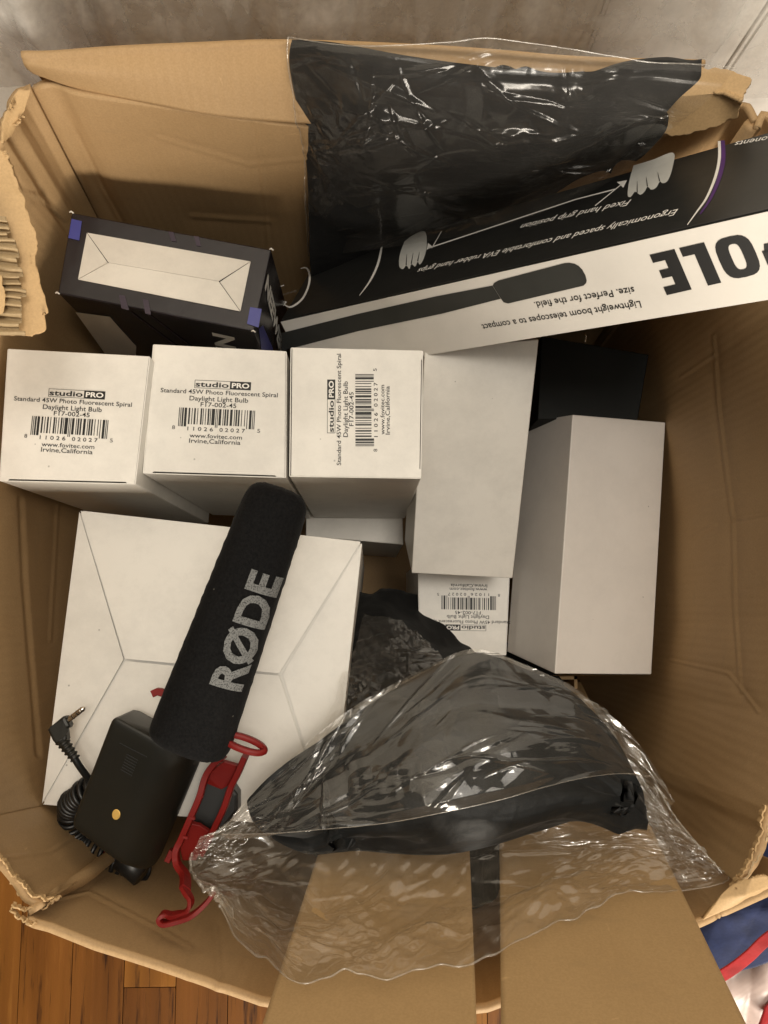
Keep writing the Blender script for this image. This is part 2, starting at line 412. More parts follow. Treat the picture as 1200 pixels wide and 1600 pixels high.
# ------------------------------------------------------------------ text
_tc = {}
def text2d(s, bold=0.0, shear=0.0):
    k = (s, bold, shear)
    if k in _tc: return _tc[k]
    cu = bpy.data.curves.new('t', 'FONT'); cu.body = s; cu.size = 1; cu.offset = bold; cu.shear = shear; cu.resolution_u = 3
    o = bpy.data.objects.new('t', cu); COL.objects.link(o); bpy.context.view_layer.update()
    me = bpy.data.meshes.new_from_object(o.evaluated_get(bpy.context.evaluated_depsgraph_get()))
    V = np.array([v.co[:2] for v in me.vertices]); Fc = [tuple(p.vertices) for p in me.polygons]
    bpy.data.objects.remove(o); bpy.data.curves.remove(cu); bpy.data.meshes.remove(me)
    V[:, 0] -= V[:, 0].min(); _tc[k] = (V, Fc, V[:, 0].max()); return _tc[k]
CAP = .70
class Ink:
    """flat print lying on a planar face, collected into one mesh"""
    def __init__(s, pl, eps=.00018): s.pl = pl; s.q, s.n = pl; s.V = []; s.F = []; s.eps = eps
    def add(s, V, Fc):
        o = len(s.V); s.V += [tuple(np.array(v)+s.n*s.eps) for v in V]; s.F += [tuple(i+o for i in f) for f in Fc]
    def text(s, t, a, b, cap, bold=0, shear=0):
        """from pixel a to pixel b along the baseline, cap height in pixels at a"""
        A = hit(*a, s.pl); B = hit(*b, s.pl); s.text3(t, A, B, cap*np.linalg.norm(A-CAM)/F*.97, bold, shear)
    def text3(s, t, A, B, cap, bold=0, shear=0):
        V, Fc, W = text2d(t, bold, shear); d = B-A; L = np.linalg.norm(d); d = d/L; up = np.cross(s.n, d)
        s.add([A+d*(x*L/W)+up*(y*cap/CAP) for x, y in V], Fc)
    def poly(s, pts):
        V = [hit(*p, s.pl) for p in pts]; nn = np.zeros(3)
        for i in range(len(V)): nn += np.cross(V[i]-V[0], V[(i+1) % len(V)]-V[0])
        s.add(V, [tuple(range(len(V))) if np.dot(nn, s.n) > 0 else tuple(range(len(V)))[::-1]])
    def blob(s, pts): s.poly(resample(list(pts)+[pts[0]], 70, True)[:-1])
    def line(s, pts, wpx):
        p = np.array(pts, float)
        if len(p) > 4:
            q = resample(np.c_[p, np.broadcast_to(wpx, (len(p),))], 30, True); p = q[:, :2]; wpx = q[:, 2]
        T = np.gradient(p, axis=0); T /= np.linalg.norm(T, axis=1, keepdims=True)
        Nn = np.stack([-T[:, 1], T[:, 0]], 1); wv = np.broadcast_to(wpx, (len(p),))[:, None]/2
        a = p+Nn*wv; b = p-Nn*wv
        for i in range(len(p)-1): s.poly([a[i], b[i], b[i+1], a[i+1]])
    def build(s, name, mat, parent): return mesh(name, s.V, s.F, mat, parent)

# ------------------------------------------------------------------ floor, wall
fl = mesh('floor', [(-1.5, -1.5, -.012), (1.5, -1.5, -.012), (1.5, .6, -.012), (-1.5, .6, -.012)], [(0, 1, 2, 3)], GROUT)
tag(fl, 'dark subfloor under brown oak floor strips', kind='structure')
bm = bmesh.new(); bmesh.ops.create_cube(bm, size=1)
bmesh.ops.bevel(bm, geom=bm.edges[:], offset=.005, segments=1, affect='EDGES')
pv = np.array([tuple(v.co) for v in bm.verts]); bm.verts.index_update(); pf = [[v.index for v in f.verts] for f in bm.faces]; bm.free()
PWID = .0575
WY = P(600, 60, .43)[1]+.13
xs = P(113, 1500, .95)[0]
for i in range(-6, 15):
    x0 = xs+(i-.0)*PWID; y = -1.0+random.uniform(-.3, 0); 
    while y < WY-.01:
        L = random.choice((.24, .36, .48, .6))
        if abs(i-1) < 1 and y < -.45: L = P(230, 1543, .95)[1]-y
        ye = min(y+L, WY)
        wv = pv*np.array([PWID-.0009, ye-y-.0009, .012]); c = np.array([x0+PWID/2, (y+ye)/2, -.006+random.uniform(-.0002, .0002)])
        me = bpy.data.meshes.new('plank'); me.from_pydata([tuple(v) for v in wv], [], pf); me.materials.append(OAK)
        o = bpy.data.objects.new('plank', me); COL.objects.link(o); o.parent = fl; o.location = tuple(c-ORG[fl.name])
        ORG[o.name] = c; y = ye
def wallx(px, py=0):
    r = ray(px, py); return (r*(WY/r[1]))[0]
wl = mesh('wall', [(-1.5, WY, 0), (1.5, WY, 0), (1.5, WY, 2.4), (-1.5, WY, 2.4)], [(0, 1, 2, 3)], PLASTER)
tag(wl, 'textured beige plaster wall behind the carton', kind='structure')
def board(name, x0, x1, t, mat, par, z0=0.0, z1=2.3):
    bm = bmesh.new(); bmesh.ops.create_cube(bm, size=1, matrix=Matrix.Translation(((x0+x1)/2, WY-t/2, (z0+z1)/2)) @ Matrix.Diagonal((x1-x0, t, z1-z0, 1)))
    bmesh.ops.bevel(bm, geom=bm.edges[:], offset=.003, segments=2, affect='EDGES')
    return from_bm(name, bm, mat, par)
board('casing_board', wallx(-40), wallx(110), .0025, PAINT, wl)
board('casing_board', wallx(111), wallx(188), .005, PAINT, wl)
board('casing_board', wallx(945), wallx(1196), .004, PAINT, wl)
board('casing_board', wallx(1198), 1.2, .009, PAINT, wl)
# plastic sheet on the wall, foot leaned out to catch more light from above
nu, nv = 330, 110
xa, xb = wallx(40, 60), wallx(1170, 60)
U, V = np.meshgrid(np.linspace(0, 1, nu), np.linspace(0, 1, nv), indexing='ij')
X = lerp(xa, xb, U)+.03*vn(V*3, U*0, 5); Z = .44+V*.80
h = .007*crumple(U*10+V*1.0, V*2.2+U, 21, 7, .8, 4, .12, .3)+streaks(U*.9, V*.75, 23, 160, 1.45, .35, .05, .3, .002, .007, .003)+.006
lean = np.clip((Z-.50)/.45, 0, 1); G = np.stack([X, WY-.012-h-.088*(1-lean)**1.1, Z+h*.5], 2)
ps = grid_obj('plastic_sheet', G, FILM_WALL)
tag(ps, 'wrinkled clear plastic sheet hanging on the wall behind the carton', 'plastic sheet')

# ------------------------------------------------------------------ big carton
DB = .945
ship = thing('shipping_carton', 'large open brown corrugated carton with torn rim, holding all the boxes', 'carton', (0.0, .03, 0.0))
Bz = H-DB
BL, BR, FR, FL = [np.array(p) for p in ((-.215, .255, Bz), (.235, .255, Bz), (.235, -.19, Bz), (-.215, -.19, Bz))]
def side(name, rim, base0, base1, mat, creases=(), nu=150, nv=90, seed=1, rag=0.0, sharp=False, fold=0.0, thick=.004, bulge=0.0, amp=.0035):
    """rim: list of (px,py,d) from base0's corner to base1's"""
    rr = resample(rim, nu, rag == 0 and not sharp); top = np.array([P(*q) for q in rr])
    t = np.linspace(0, 1, nu)[:, None]; bot = base0*(1-t)+base1*t
    if rag: top[:, 2] += rag*(fbm(t[:, 0]*60, t[:, 0]*0, seed+4, 3)+.7*fbm(t[:, 0]*14, t[:, 0]*0+3, seed+8, 2))
    s = np.linspace(0, 1, nv)[None, :, None]
    G = bot[:, None]*(1-s)+top[:, None]*s
    n = normals(G); U, V = uvm(G)
    h = -bulge*np.sin(math.pi*np.linspace(0, 1, nu))[:, None]*np.sin(math.pi*np.linspace(0, 1, nv))[None]
    h = h+amp*fbm(U*6, V*6, seed, 2)
    px, py = proj(G)
    rng = np.random.RandomState(seed)
    h = h+.0011*streaks(U, V, seed+40, 26, rng.choice((0, 1.57)), .5, .05, .25, .0016, .004, .22)
    for pts, a, wpx in creases:
        d = seg_dist(px, py, pts); h = h-a*.35*np.exp(-(d/wpx)**1.3)+a*.45*np.clip(1-d/(wpx*.45), 0, 1)
    fade = np.clip(np.minimum(np.linspace(0, 1, nu), 1-np.linspace(0, 1, nu))*14, 0, 1)[:, None]
    G = G+n*(h*fade)[..., None]
    if fold:   # flap folded outwards and down
        out = -n[:, -1].copy(); out[:, 2] = 0; out /= np.linalg.norm(out, axis=1, keepdims=True)+1e-9
        ex = []
        for k in range(1, 7):
            a = math.pi*k/6; ex.append(G[:, -1]+out*(.005*(1-math.cos(a)))+np.array([0, 0, .005*math.sin(a)]))
        for k in range(1, 6): ex.append(ex[5]+out*(.006*k)+np.array([0, 0, -fold*k/5]))
        G = np.concatenate([G, np.stack(ex, 1)], 1)
    return grid_obj(name, G, mat, ship, thick), G
DR = .43
back = side('side_panel', [(48, 141, .435), (62, 136, .43), (85, 134, .43), (125, 148, .43), (245, 165, .435), (390, 188, .44), (520, 200, .445), (800, 205, .445), (1000, 215, .445), (1110, 195, .44), (1150, 172, .435), (1163, 166, .43), (1176, 190, .43)],
    BL, BR, KRAFT_X, [([(105, 190), (180, 335), (260, 470)], .003, 7), ([(120, 205), (165, 300)], -.003, 10), ([(245, 215), (390, 260), (480, 250)], .002, 9), ([(400, 190), (415, 330), (425, 500)], .002, 9), ([(300, 340), (420, 350)], .0015, 12)],
    420, 200, 3, bulge=.003, amp=.002)
top_rows = [[(35, 96, .41), (120, 88, .412), (300, 78, .41), (450, 74, .41), (700, 84, .412), (900, 100, .412), (1100, 106, .412)],
            [(38, 106, .415), (110, 112, .416), (250, 120, .42), (450, 128, .422), (700, 135, .42), (900, 140, .42), (1100, 150, .42)],
            [(52, 117, .425), (125, 140, .43), (245, 163, .434), (390, 186, .439), (700, 203, .444), (900, 208, .444), (1110, 193, .439)]]
G = loft(top_rows, 160, 26); n = normals(G); U, V = uvm(G)
G = G+n*(.003*fbm(U*9, V*12, 8, 3))[..., None]
# rounded lip folded outward
ex = [G[:, 0]+np.array([0, .0022*(1-math.cos(a)), .0022*math.sin(a)]) for a in np.linspace(0, math.pi, 6)[1:]]
ex += [ex[-1]+np.array([0, .003*k, -.02*k]) for k in range(1, 4)]
G = np.concatenate([np.stack(ex[::-1], 1), G], 1)
grid_obj('bent_flap', G, KRAFT_X, ship, .003)
left = side('side_panel', [(-52, 1284, .43), (-64, 1260, .43), (-95, 1150, .43), (-112, 900, .43), (-108, 650, .43), (-70, 420, .43), (-20, 290, .43), (2, 232, .43), (8, 215, .43), (3, 200, .43), (20, 180, .43), (22, 160, .43), (30, 145, .43), (49, 141, .43)],
    FL, BL, KRAFT_Y, [([(8, 240), (35, 300), (70, 310), (105, 345)], .004, 8), ([(38, 780), (42, 900), (60, 1180)], -.004, 14), ([(100, 780), (85, 1000)], .002, 8)], 380, 180, 5, rag=.0012, bulge=.005, amp=.003)
front = side('side_panel', [(1228, 1352, .43), (1200, 1388, .43), (1150, 1412, .43), (1098, 1436, .43), (950, 1500, .43), (760, 1570, .43), (600, 1588, .43), (410, 1560, .43), (250, 1508, .43), (150, 1476, .43), (78, 1446, .43), (56, 1440, .43), (40, 1432, .43), (58, 1422, .431), (74, 1411, .433), (60, 1408, .432), (44, 1399, .431), (30, 1376, .43), (8, 1347, .43), (-12, 1328, .43), (-52, 1284, .43)],
    FR, FL, KRAFT_X, [([(95, 1402), (140, 1390), (250, 1450), (300, 1480)], .003, 8), ([(0, 1340), (80, 1330), (180, 1260)], .003, 9), ([(340, 1440), (345, 1530)], .003, 6), ([(1085, 1385), (1120, 1425)], -.004, 5)],
    460, 180, 7, bulge=.006, amp=.004, sharp=True)
right = side('side_panel', [(1178, 198, .43), (1188, 204, .43), (1196, 182, .43), (1225, 230, .43), (1290, 420, .43), (1335, 700, .43), (1330, 950, .43), (1285, 1120, .43), (1222, 1225, .43), (1196, 1262, .43), (1189, 1285, .43), (1190, 1300, .43), (1183, 1318, .43), (1172, 1345, .43), (1150, 1378, .43)],
    BR, FR, KRAFT_Y, [([(1112, 525), (1118, 640), (1138, 812), (1140, 950), (1150, 1080)], .0035, 7), ([(1138, 812), (1200, 802), (1260, 790)], .003, 6), ([(1112, 555), (1060, 590)], .002, 8), ([(1040, 1030), (1130, 1050), (1180, 1110)], .003, 7), ([(1075, 840), (1110, 820)], .003, 12)],
    420, 200, 9, rag=.0012, bulge=.004, amp=.0025)
bt = mesh('bottom_panel', [BL, BR, FR, FL], [(0, 3, 2, 1)], KRAFT, ship)
# torn corner pieces
def torn_piece(name, rows, mat, thick, seed, amp=.002, nu=90, nv=60, par=ship):
    G = loft(rows, nu, nv, False); n = normals(G); U, V = uvm(G)
    # ragged outline
    e = np.zeros(G.shape[:2]); 
    c = G.mean((0, 1)); 
    edge = np.zeros((nu, nv)); edge[:2] = edge[-2:] = 1; edge[:, :2] = 1; edge[:, -2:] = 1
    jit = .0018*fbm(U*260, V*260, seed, 3)
    dirv = (G-c); dirv /= np.linalg.norm(dirv, axis=2, keepdims=True)
    G = G+dirv*(jit*edge)[..., None]+n*(amp*2*fbm(U*18, V*18, seed+3, 3))[..., None]
    return grid_obj(name, G, mat, par, thick), G
torn_piece('torn_flap', [[(1010, 116, .412), (1095, 104, .405), (1140, 108, .398), (1174, 120, .395)],
                         [(1005, 150, .418), (1070, 150, .410), (1130, 145, .400), (1160, 158, .397)],
                         [(1000, 195, .43), (1050, 214, .428), (1105, 202, .418), (1150, 183, .41)]], KRAFT_PALE, .0018, 31, .003)
torn_piece('torn_flap', [[(18, 152, .425), (30, 140, .425), (48, 140, .427)], [(4, 195, .428), (16, 186, .43), (38, 172, .432)], [(3, 222, .43), (8, 218, .432), (16, 212, .435)]], KRAFT_PALE, .003, 35, .0015, 40, 30)
# torn ply along the front left corner
def torn_rim(line, seed, wz=.0032, wt=.0009, mat=None, n=120, j=.0007):
    q = resample(line, n); k_ = np.arange(n)
    pts = np.array([P(*a) for a in q])
    pts[:, 0] += j*fbm(k_*.22, k_*0, seed, 2)*2; pts[:, 1] += j*fbm(k_*.22, k_*0+5, seed, 2)*2; pts[:, 2] += j*fbm(k_*.2, k_*0+9, seed, 2)*2
    V_, F_ = bar(pts, wz, wt); return mesh('torn_edge', V_, F_, mat or KRAFT_PALE, ship)
torn_rim([(-30, 1312, .428), (-4, 1335, .428), (8, 1343, .428), (22, 1366, .428), (34, 1380, .428), (52, 1400, .43), (66, 1404, .431), (80, 1400, .434)], 3)
torn_rim([(-30, 1316, .433), (-6, 1341, .432), (6, 1352, .432), (17, 1371, .432), (28, 1390, .432), (50, 1412, .434), (74, 1417, .436), (94, 1402, .44)], 4)
torn_rim([(94, 1401, .438), (62, 1412, .434), (38, 1420, .431), (24, 1412, .429), (20, 1422, .429), (34, 1436, .429), (58, 1444, .429)], 5)
# left flap torn open, its fluting laid bare
lf = [[(-70, 225, .345), (-20, 222, .35), (2, 236, .352), (6, 240, .352)],
      [(-70, 300, .345), (0, 300, .352), (25, 302, .355), (38, 310, .357)],
      [(-70, 370, .35), (0, 370, .357), (40, 368, .36), (57, 372, .362)],
      [(-70, 425, .355), (0, 425, .36), (45, 422, .362), (60, 424, .364)],
      [(-70, 480, .36), (0, 480, .363), (50, 480, .366), (74, 482, .368)],
      [(-70, 512, .362), (0, 520, .366), (50, 526, .368), (70, 518, .37)]]
torn_piece('torn_flap', lf, KRAFT_PALE, .002, 41, .0012, 80, 110)
fv, ff = [], []
nr, nc = 200, 26; G = np.zeros((nr, nc, 3))
for i in range(nr):
    y = 338+i*186/nr; band = math.floor((y-338)/12.4+.3*math.sin(y*.07)); xr = 8+float(np.clip((y-335)/90, 0, 1))*26+4*math.sin(band*2.3)+3*math.sin(band*5.1)+random.uniform(-.5, .5)
    for jx, x in enumerate(np.linspace(-70, xr, nc)):
        d0 = np.interp(y, [300, 370, 480, 530], [.348, .352, .358, .361])
        G[i, jx] = P(x, y+(x-0)*.06+.8*math.sin(x*.1+band), d0+.0004-.0013*math.sin(2*math.pi*((y-338)/12.4+.3*math.sin(y*.07)))*(1+.3*math.sin(band*1.7)))
grid_obj('fluting', G, FLUTE, ship, .0006)
lo = [[(-70, 425, .345), (-20, 426, .348), (3, 430, .35)], [(-70, 460, .347), (-20, 460, .35), (7, 462, .352)], [(-70, 492, .35), (-20, 492, .352), (3, 488, .354)]]
torn_piece('torn_liner', lo, KRAFT_PALE, .0012, 47, .001, 40, 24)
# fluted edge along the torn right rim, front right
torn_rim([(1194, 1258, .429), (1187, 1285, .429), (1190, 1300, .429), (1181, 1318, .429), (1170, 1345, .429), (1150, 1376, .429), (1140, 1384, .430)], 11)
torn_rim([(1203, 1262, .431), (1197, 1288, .431), (1199, 1304, .431), (1190, 1322, .431), (1176, 1350, .431), (1158, 1379, .431)], 12, .003, .0009, FLUTE)
V_, F_ = tube([np.array([.236, .256, Bz]), P(1174, 196, .432)], .0045, 10); mesh('corner_fold', V_, F_, KRAFT, ship, True)  # tube added to block light leaking between back and right panels
torn_piece('torn_flap', [[(1150, 1378, .425), (1175, 1372, .42), (1210, 1368, .42)], [(1125, 1402, .425), (1165, 1398, .42), (1210, 1384, .42)], [(1098, 1436, .428), (1150, 1412, .425), (1212, 1386, .425)]], KRAFT_PALE, .003, 52, .002, 60, 20)

# ------------------------------------------------------------------ small cartons
def carton(name, label, cat, quad, down, mat=WHITE, lidmat=None, group=None, lid=True, hinge=0):
    """quad: TL,TR,BR,BL as (px,py,d) of the face that shows; down: world vector to the far face.
    body is a card tube; the lid is a slab let into its mouth with a slit around it"""
    Q = [P(*q) for q in quad]; down = np.array(down, float)
    pl = plane3(Q[0], Q[1], Q[2]); n = pl[1]
    Q = [q-n*np.dot(q-pl[0], n) for q in Q]
    root = thing(name, label, cat, np.mean(Q, 0)+down, group)
    ctr = np.mean(Q, 0); w_ = .0006
    bm = bmesh.new()
    top = [bm.verts.new(tuple(q)) for q in Q]; bot = [bm.verts.new(tuple(q+down)) for q in Q]
    def inset(k):
        a, p, b = Q[k-1], Q[k], Q[(k+1) % 4]; u = (a-p)/np.linalg.norm(a-p); v = (b-p)/np.linalg.norm(b-p); return u+v
    if lid:
        it = [bm.verts.new(tuple(Q[k]+inset(k)*w_)) for k in range(4)]
        ib = [bm.verts.new(tuple(Q[k]+inset(k)*w_+down*.12)) for k in range(4)]
        for k in range(4):
            j = (k+1) % 4
            bm.faces.new((top[k], top[j], it[j], it[k])); bm.faces.new((it[k], it[j], ib[j], ib[k]))
        bm.faces.new(ib)
    else: bm.faces.new(top)
    oe = []
    for k in range(4):
        j = (k+1) % 4; f = bm.faces.new((top[k], bot[k], bot[j], top[j]))
    bm.faces.new(bot[::-1])
    bm.edges.ensure_lookup_table()
    es = [e for e in bm.edges if (e.verts[0] in top and e.verts[1] in bot) or (e.verts[1] in top and e.verts[0] in bot) or (not lid and e.verts[0] in top and e.verts[1] in top)]
    bmesh.ops.bevel(bm, geom=es, offset=.0009, segments=3, affect='EDGES', profile=.5)
    body = from_bm('body', bm, mat, root)
    if lid:
        g = [.0001, .0006, .0010, .0005]           # slit widths: top (hinge), right, bottom (tuck), left
        g = g[-hinge:]+g[:-hinge] if hinge else g
        def bl(u, v):
            a = Q[0]*(1-u)+Q[1]*u; b = Q[3]*(1-u)+Q[2]*u; return a*(1-v)+b*v
        W = np.linalg.norm(Q[1]-Q[0]); Hh = np.linalg.norm(Q[3]-Q[0]); m_ = w_
        u0, u1, v0, v1 = (g[3]+m_*.3)/W, 1-(g[1]+m_*.3)/W, (g[0]+m_*.1)/Hh, 1-(g[2])/Hh
        nt_ = .0045/W; dv = .0016/Hh
        if hinge in (0,): uv = [(u0, v0), (u1, v0), (u1, v1+dv*.5), (u1-nt_, v1+dv*.5), (u1-nt_*1.3, v1-dv*.4), (u0+nt_*1.3, v1-dv*.4), (u0+nt_, v1+dv*.5), (u0, v1+dv*.5)]
        else: uv = [(u0, v0), (u1+.004, v0), (u1+.004, v0+nt_), (u1-.012, v0+nt_*1.3), (u1-.012, v1-nt_*1.3), (u1+.004, v1-nt_), (u1+.004, v1), (u0, v1)]
        pts = [bl(u, v)+n*.0003 for u, v in uv][::-1]
        nn = np.cross(pts[1]-pts[0], pts[2]-pts[1])
        bm = slab(pts, n, .0006, .00015); from_bm('lid', bm, lidmat or mat, root)
    return root, (pl[0]+n*.0003, n), Q
def down(d): return (0, 0, -d)

def upc():
    Lc = ['0001101', '0011001', '0010011', '0111101', '0100011', '0110001', '0101111', '0111011', '0110111', '0001011']
    s = '811026020275'; out = '101'+''.join(Lc[int(c)] for c in s[:6])+'01010'
    return out+''.join(''.join('1' if b == '0' else '0' for b in Lc[int(c)]) for c in s[6:])+'101'
UPC = upc()
def label(root, pl, a, b):
    ink = Ink(pl, .00022); A = hit(*a, pl); B = hit(*b, pl); d = B-A; L = np.linalg.norm(d); d /= L; up = np.cross(pl[1], d); u = L/184.
    Lp = lambda x, y: A+d*(x*u)+up*(y*u)
    def T(t, x0, x1, y, cap, bold=0, I=ink): I.text3(t, Lp(x0, y), Lp(x1, y), cap*u, bold)
    def Rc(x0, y0, x1, y1): ink.add([Lp(x0, y0), Lp(x1, y0), Lp(x1, y1), Lp(x0, y1)], [(0, 1, 2, 3)])
    T('Standard 45W Photo Fluorescent Spiral', 0, 184, -.8, 6.9, .008)
    T('Daylight Light Bulb', 46, 138, -11.8, 7.4, .008); T('F17-002-45', 64, 120, -21, 7.0, .008)
    T('studio', 54, 106, 11.0, 8.0, .02); Rc(53, 8.4, 108, 9.1); Rc(53, 20.8, 108, 21.5); Rc(52.4, 8.4, 53.2, 21.5); Rc(108, 8.4, 141, 21.5)
    m = 119/95.
    for i, c in enumerate(UPC):
        if c == '1':
            tall = i < 10 or i > 84 or 44 < i < 50
            Rc(31+i*m, -54 if tall else -50, 31+(i+1)*m, -24)
    T('8', 22, 26.5, -59, 6); T('5', 155, 159.5, -59, 6)
    T('1 1 0 2 6', 46, 86, -60, 6, .01); T('0 2 0 2 7', 96, 136, -60, 6, .01)
    T('www.fovitec.com', 50, 132, -71, 6.6, .008); T('Irvine,California', 50, 130, -79.5, 7.0, .008)
    ink.build('printed_label', BLACKINK, root)
    w2 = Ink(pl, .0004); T('PRO', 111, 138.5, 11.2, 7.6, .03, w2); w2.build('white_lettering', WHITEINK, root)

G45 = 'white light bulb boxes packed in the carton'
b1, pl, _ = carton('bulb_box', 'leftmost white bulb box standing with its barcode label upright, beside the left wall', 'bulb box', [(12, 545, .49), (235, 557, .49), (212, 757, .49), (-1, 752, .49)], down(.225), group=G45)
label(b1, pl, (22, 625), (206, 635))
b2, pl, _ = carton('bulb_box', 'middle white bulb box standing under the dark printed box, upright barcode label', 'bulb box', [(239, 538, .50), (448, 549, .50), (447, 747, .50), (223, 740, .50)], down(.225), group=G45)
label(b2, pl, (251, 612), (434, 620))
b3, pl, _ = carton('bulb_box', 'white bulb box standing with its barcode label turned sideways', 'bulb box', [(454, 543, .50), (661, 548, .50), (658, 748, .50), (452, 745, .50)], down(.225), group=G45, hinge=1)
label(b3, pl, (532, 727), (532, 553))
Q4 = [P(664, 545, .535), P(842, 530, .535), P(800, 902, .62)]
n4 = plane3(*Q4)[1]
b4, _, _ = carton('bulb_box', 'plain white bulb box leaning blank side up right of the sideways label', 'bulb box', [(664, 545, .535), (842, 530, .535), (801, 904, .62), (642, 890, .62)], -n4*.062, WHITE, lid=False, group=G45)
b5, pl, _ = carton('bulb_box', 'white bulb box with upside down label, half hidden below the plain leaning one', 'bulb box', [(653, 878, .69), (797, 885, .69), (791, 1024, .69), (655, 1018, .69)], down(.22), WHITE, group=G45)
label(b5, pl, (797, 971), (665, 969))
ra, rb = P(895, 648, .62), P(867, 1053, .62); r1 = P(1040, 660, .66); l1 = P(820, 660, .70)
b6, _, _ = carton('bulb_box', 'plain white bulb box lying on edge beside the right wall, two blank sides showing', 'bulb box', [(895, 648, .62), (1040, 660, .66), (1018, 1054, .66), (867, 1053, .62)], l1-ra, WHITE2, lid=False, group=G45)
b7, _, _ = carton('bulb_box', 'white box end deep down below the sideways label, mostly hidden', 'bulb box', [(478, 770, .735), (628, 772, .735), (630, 851, .735), (478, 838, .735)], down(.19), WHITE, lid=False, group=G45)
# brown strip along the seam at the foot of the lying box
E = [P(867, 1055, .622), P(1018, 1056, .662)]
ef = E+[E[1]+np.array([0, -.0012, -.012]), E[0]+np.array([0, -.0012, -.012])]
mesh('end_flap', ef, [(0, 1, 2, 3)], KRAFT_SMOOTH, b6)

# ------------------------------------------------------------------ big white carton with four folded flaps
cq = [(124, 797, .53), (566, 846, .53), (478, 1300, .53), (65, 1258, .53)]
C = [P(*q) for q in cq]; C[2] = C[3]+(C[1]-C[0])*.98+np.array([.0, .004, 0])
wc = thing('white_carton', 'large white carton under the microphone, its four end flaps folded to an envelope', 'carton', np.mean(C, 0)+np.array([0, 0, -.3]))
bm = bmesh.new(); top = [bm.verts.new(tuple(c+np.array([0, 0, -.0016]))) for c in C]; bot = [bm.verts.new(tuple(c+np.array([0, 0, -.36]))) for c in C]
bm.faces.new(top[::-1]); bm.faces.new(bot)
for k in range(4): bm.faces.new((top[k], top[(k+1) % 4], bot[(k+1) % 4], bot[k]))
bmesh.ops.bevel(bm, geom=[e for e in bm.edges], offset=.0015, segments=3, affect='EDGES')
from_bm('body', bm, WHITE, wc)
def envelope(C, J1, J2, parent, mat, lift=.0015, gap=.00035):
    """four flaps meeting at seams: corners C (TL,TR,BR,BL), junctions J1 (left), J2 (right)"""
    polys = [[C[0], C[1], J2, J1], [C[1], C[2], J2], [C[2], C[3], J1, J2], [C[3], C[0], J1]]
    n = plane3(C[0], C[1], C[2])[1]
    for k, pts in enumerate(polys):
        cc = np.mean(pts, 0); pp = []
        for p in pts:
            inn = cc-p; inn /= np.linalg.norm(inn); isJ = any(p is j for j in (J1, J2))
            pp.append(p+inn*gap*1.6+n*((lift if isJ else 0)*(1, .1, .75, .3)[k]))
        # fan with a few subdivisions so the flaps bow slightly
        bm = bmesh.new(); vs = [bm.verts.new(tuple(p)) for p in pp]; f = bm.faces.new(vs)
        bmesh.ops.triangulate(bm, faces=[f])
        r = bmesh.ops.extrude_face_region(bm, geom=bm.faces[:])
        for v in [g for g in r['geom'] if isinstance(g, bmesh.types.BMVert)]: v.co -= Vector(n*.0007)
        from_bm('end_flap', bm, mat, parent)
J1 = P(197, 1030, .53); J2 = P(439, 1053, .53)
envelope(C, J1, J2, wc, WHITE, .0055, .0007)

# ------------------------------------------------------------------ dark printed box, back left
nq = [(112, 332, .50), (424, 390, .505), (396, 518, .505), (90, 458, .50)]
nb, pl, Q = carton('printed_box', 'dark printed box with a white folded end standing at the back left', 'product box', nq, down(.21), DARKBOX, lid=False)
n = pl[1]
ink = Ink(pl, .0002)
I = [hit(*p, pl) for p in ((136, 364), (392, 409), (376, 487), (122, 437))]
j1 = hit(170, 412, pl); j2 = hit(343, 441, pl)
envelope([q+n*.0006 for q in I], j1+n*.0006, j2+n*.0006, nb, WHITE_IN, .0012, .0002)
pf = plane3(Q[3], Q[2], Q[2]+np.array([0, 0, -.1])); pr = plane3(Q[1], Q[2], Q[2]+np.array([0, 0, -.1]))
for pp_, q_, nm_, mt_ in ((pl, [(112, 342), (128, 346), (124, 376), (107, 372)], 'blue_print', BLUEINK), (pl, [(391, 480), (409, 483), (404, 512), (386, 506)], 'blue_print', BLUEINK),
        (pr, [(404, 514), (410, 508), (424, 540), (436, 580), (412, 580)], 'blue_print', BLUEINK),
        (pl, [(263, 362), (271, 363), (276, 378), (268, 377)], 'mauve_print', MAUVEINK), (pl, [(303, 369), (311, 370), (314, 385), (307, 384)], 'mauve_print', MAUVEINK),
        (pl, [(186, 461), (195, 462), (202, 485), (190, 482)], 'mauve_print', MAUVEINK), (pl, [(223, 467), (232, 469), (236, 492), (227, 490)], 'mauve_print', MAUVEINK)):
    i_ = Ink(pp_, .0003); i_.poly(q_); i_.build(nm_, mt_, nb)
# white lettering and white panel on the two visible sides
fi = Ink(pf, .0004); fi.text('NEEWER', (333, 519), (356, 610), 32, .04)
fi.build('front_lettering', WHITEINK, nb)
wp = Ink(pf, .0004); wp.poly([(118, 487), (172, 494), (184, 508), (213, 540), (212, 560), (170, 560)]); wp.build('white_panel', PRINTW, nb)
li = Ink(pf, .0004); li.line([(205, 487), (330, 580)], 1.5); li.line([(232, 490), (345, 575)], 1.2); li.build('fine_lines', MAUVEINK, nb)
si = Ink(pr, .0004); si.text('NEEWER', (413, 448), (438, 556), 22, .05); si.build('side_lettering', WHITEINK, nb)
for c in ((Q[0], -1), (Q[1], 1), (Q[2], 1), (Q[3], 1)):
    V_, F_ = tube([c[0]+np.array([-.0012, 0, .0004]), c[0]+np.array([0, .0003, .001]), c[0]+np.array([.0014, -.0006, .0002])], .00055, 6)
    mesh('worn_corner', V_, F_, WHITE_IN, nb, True)

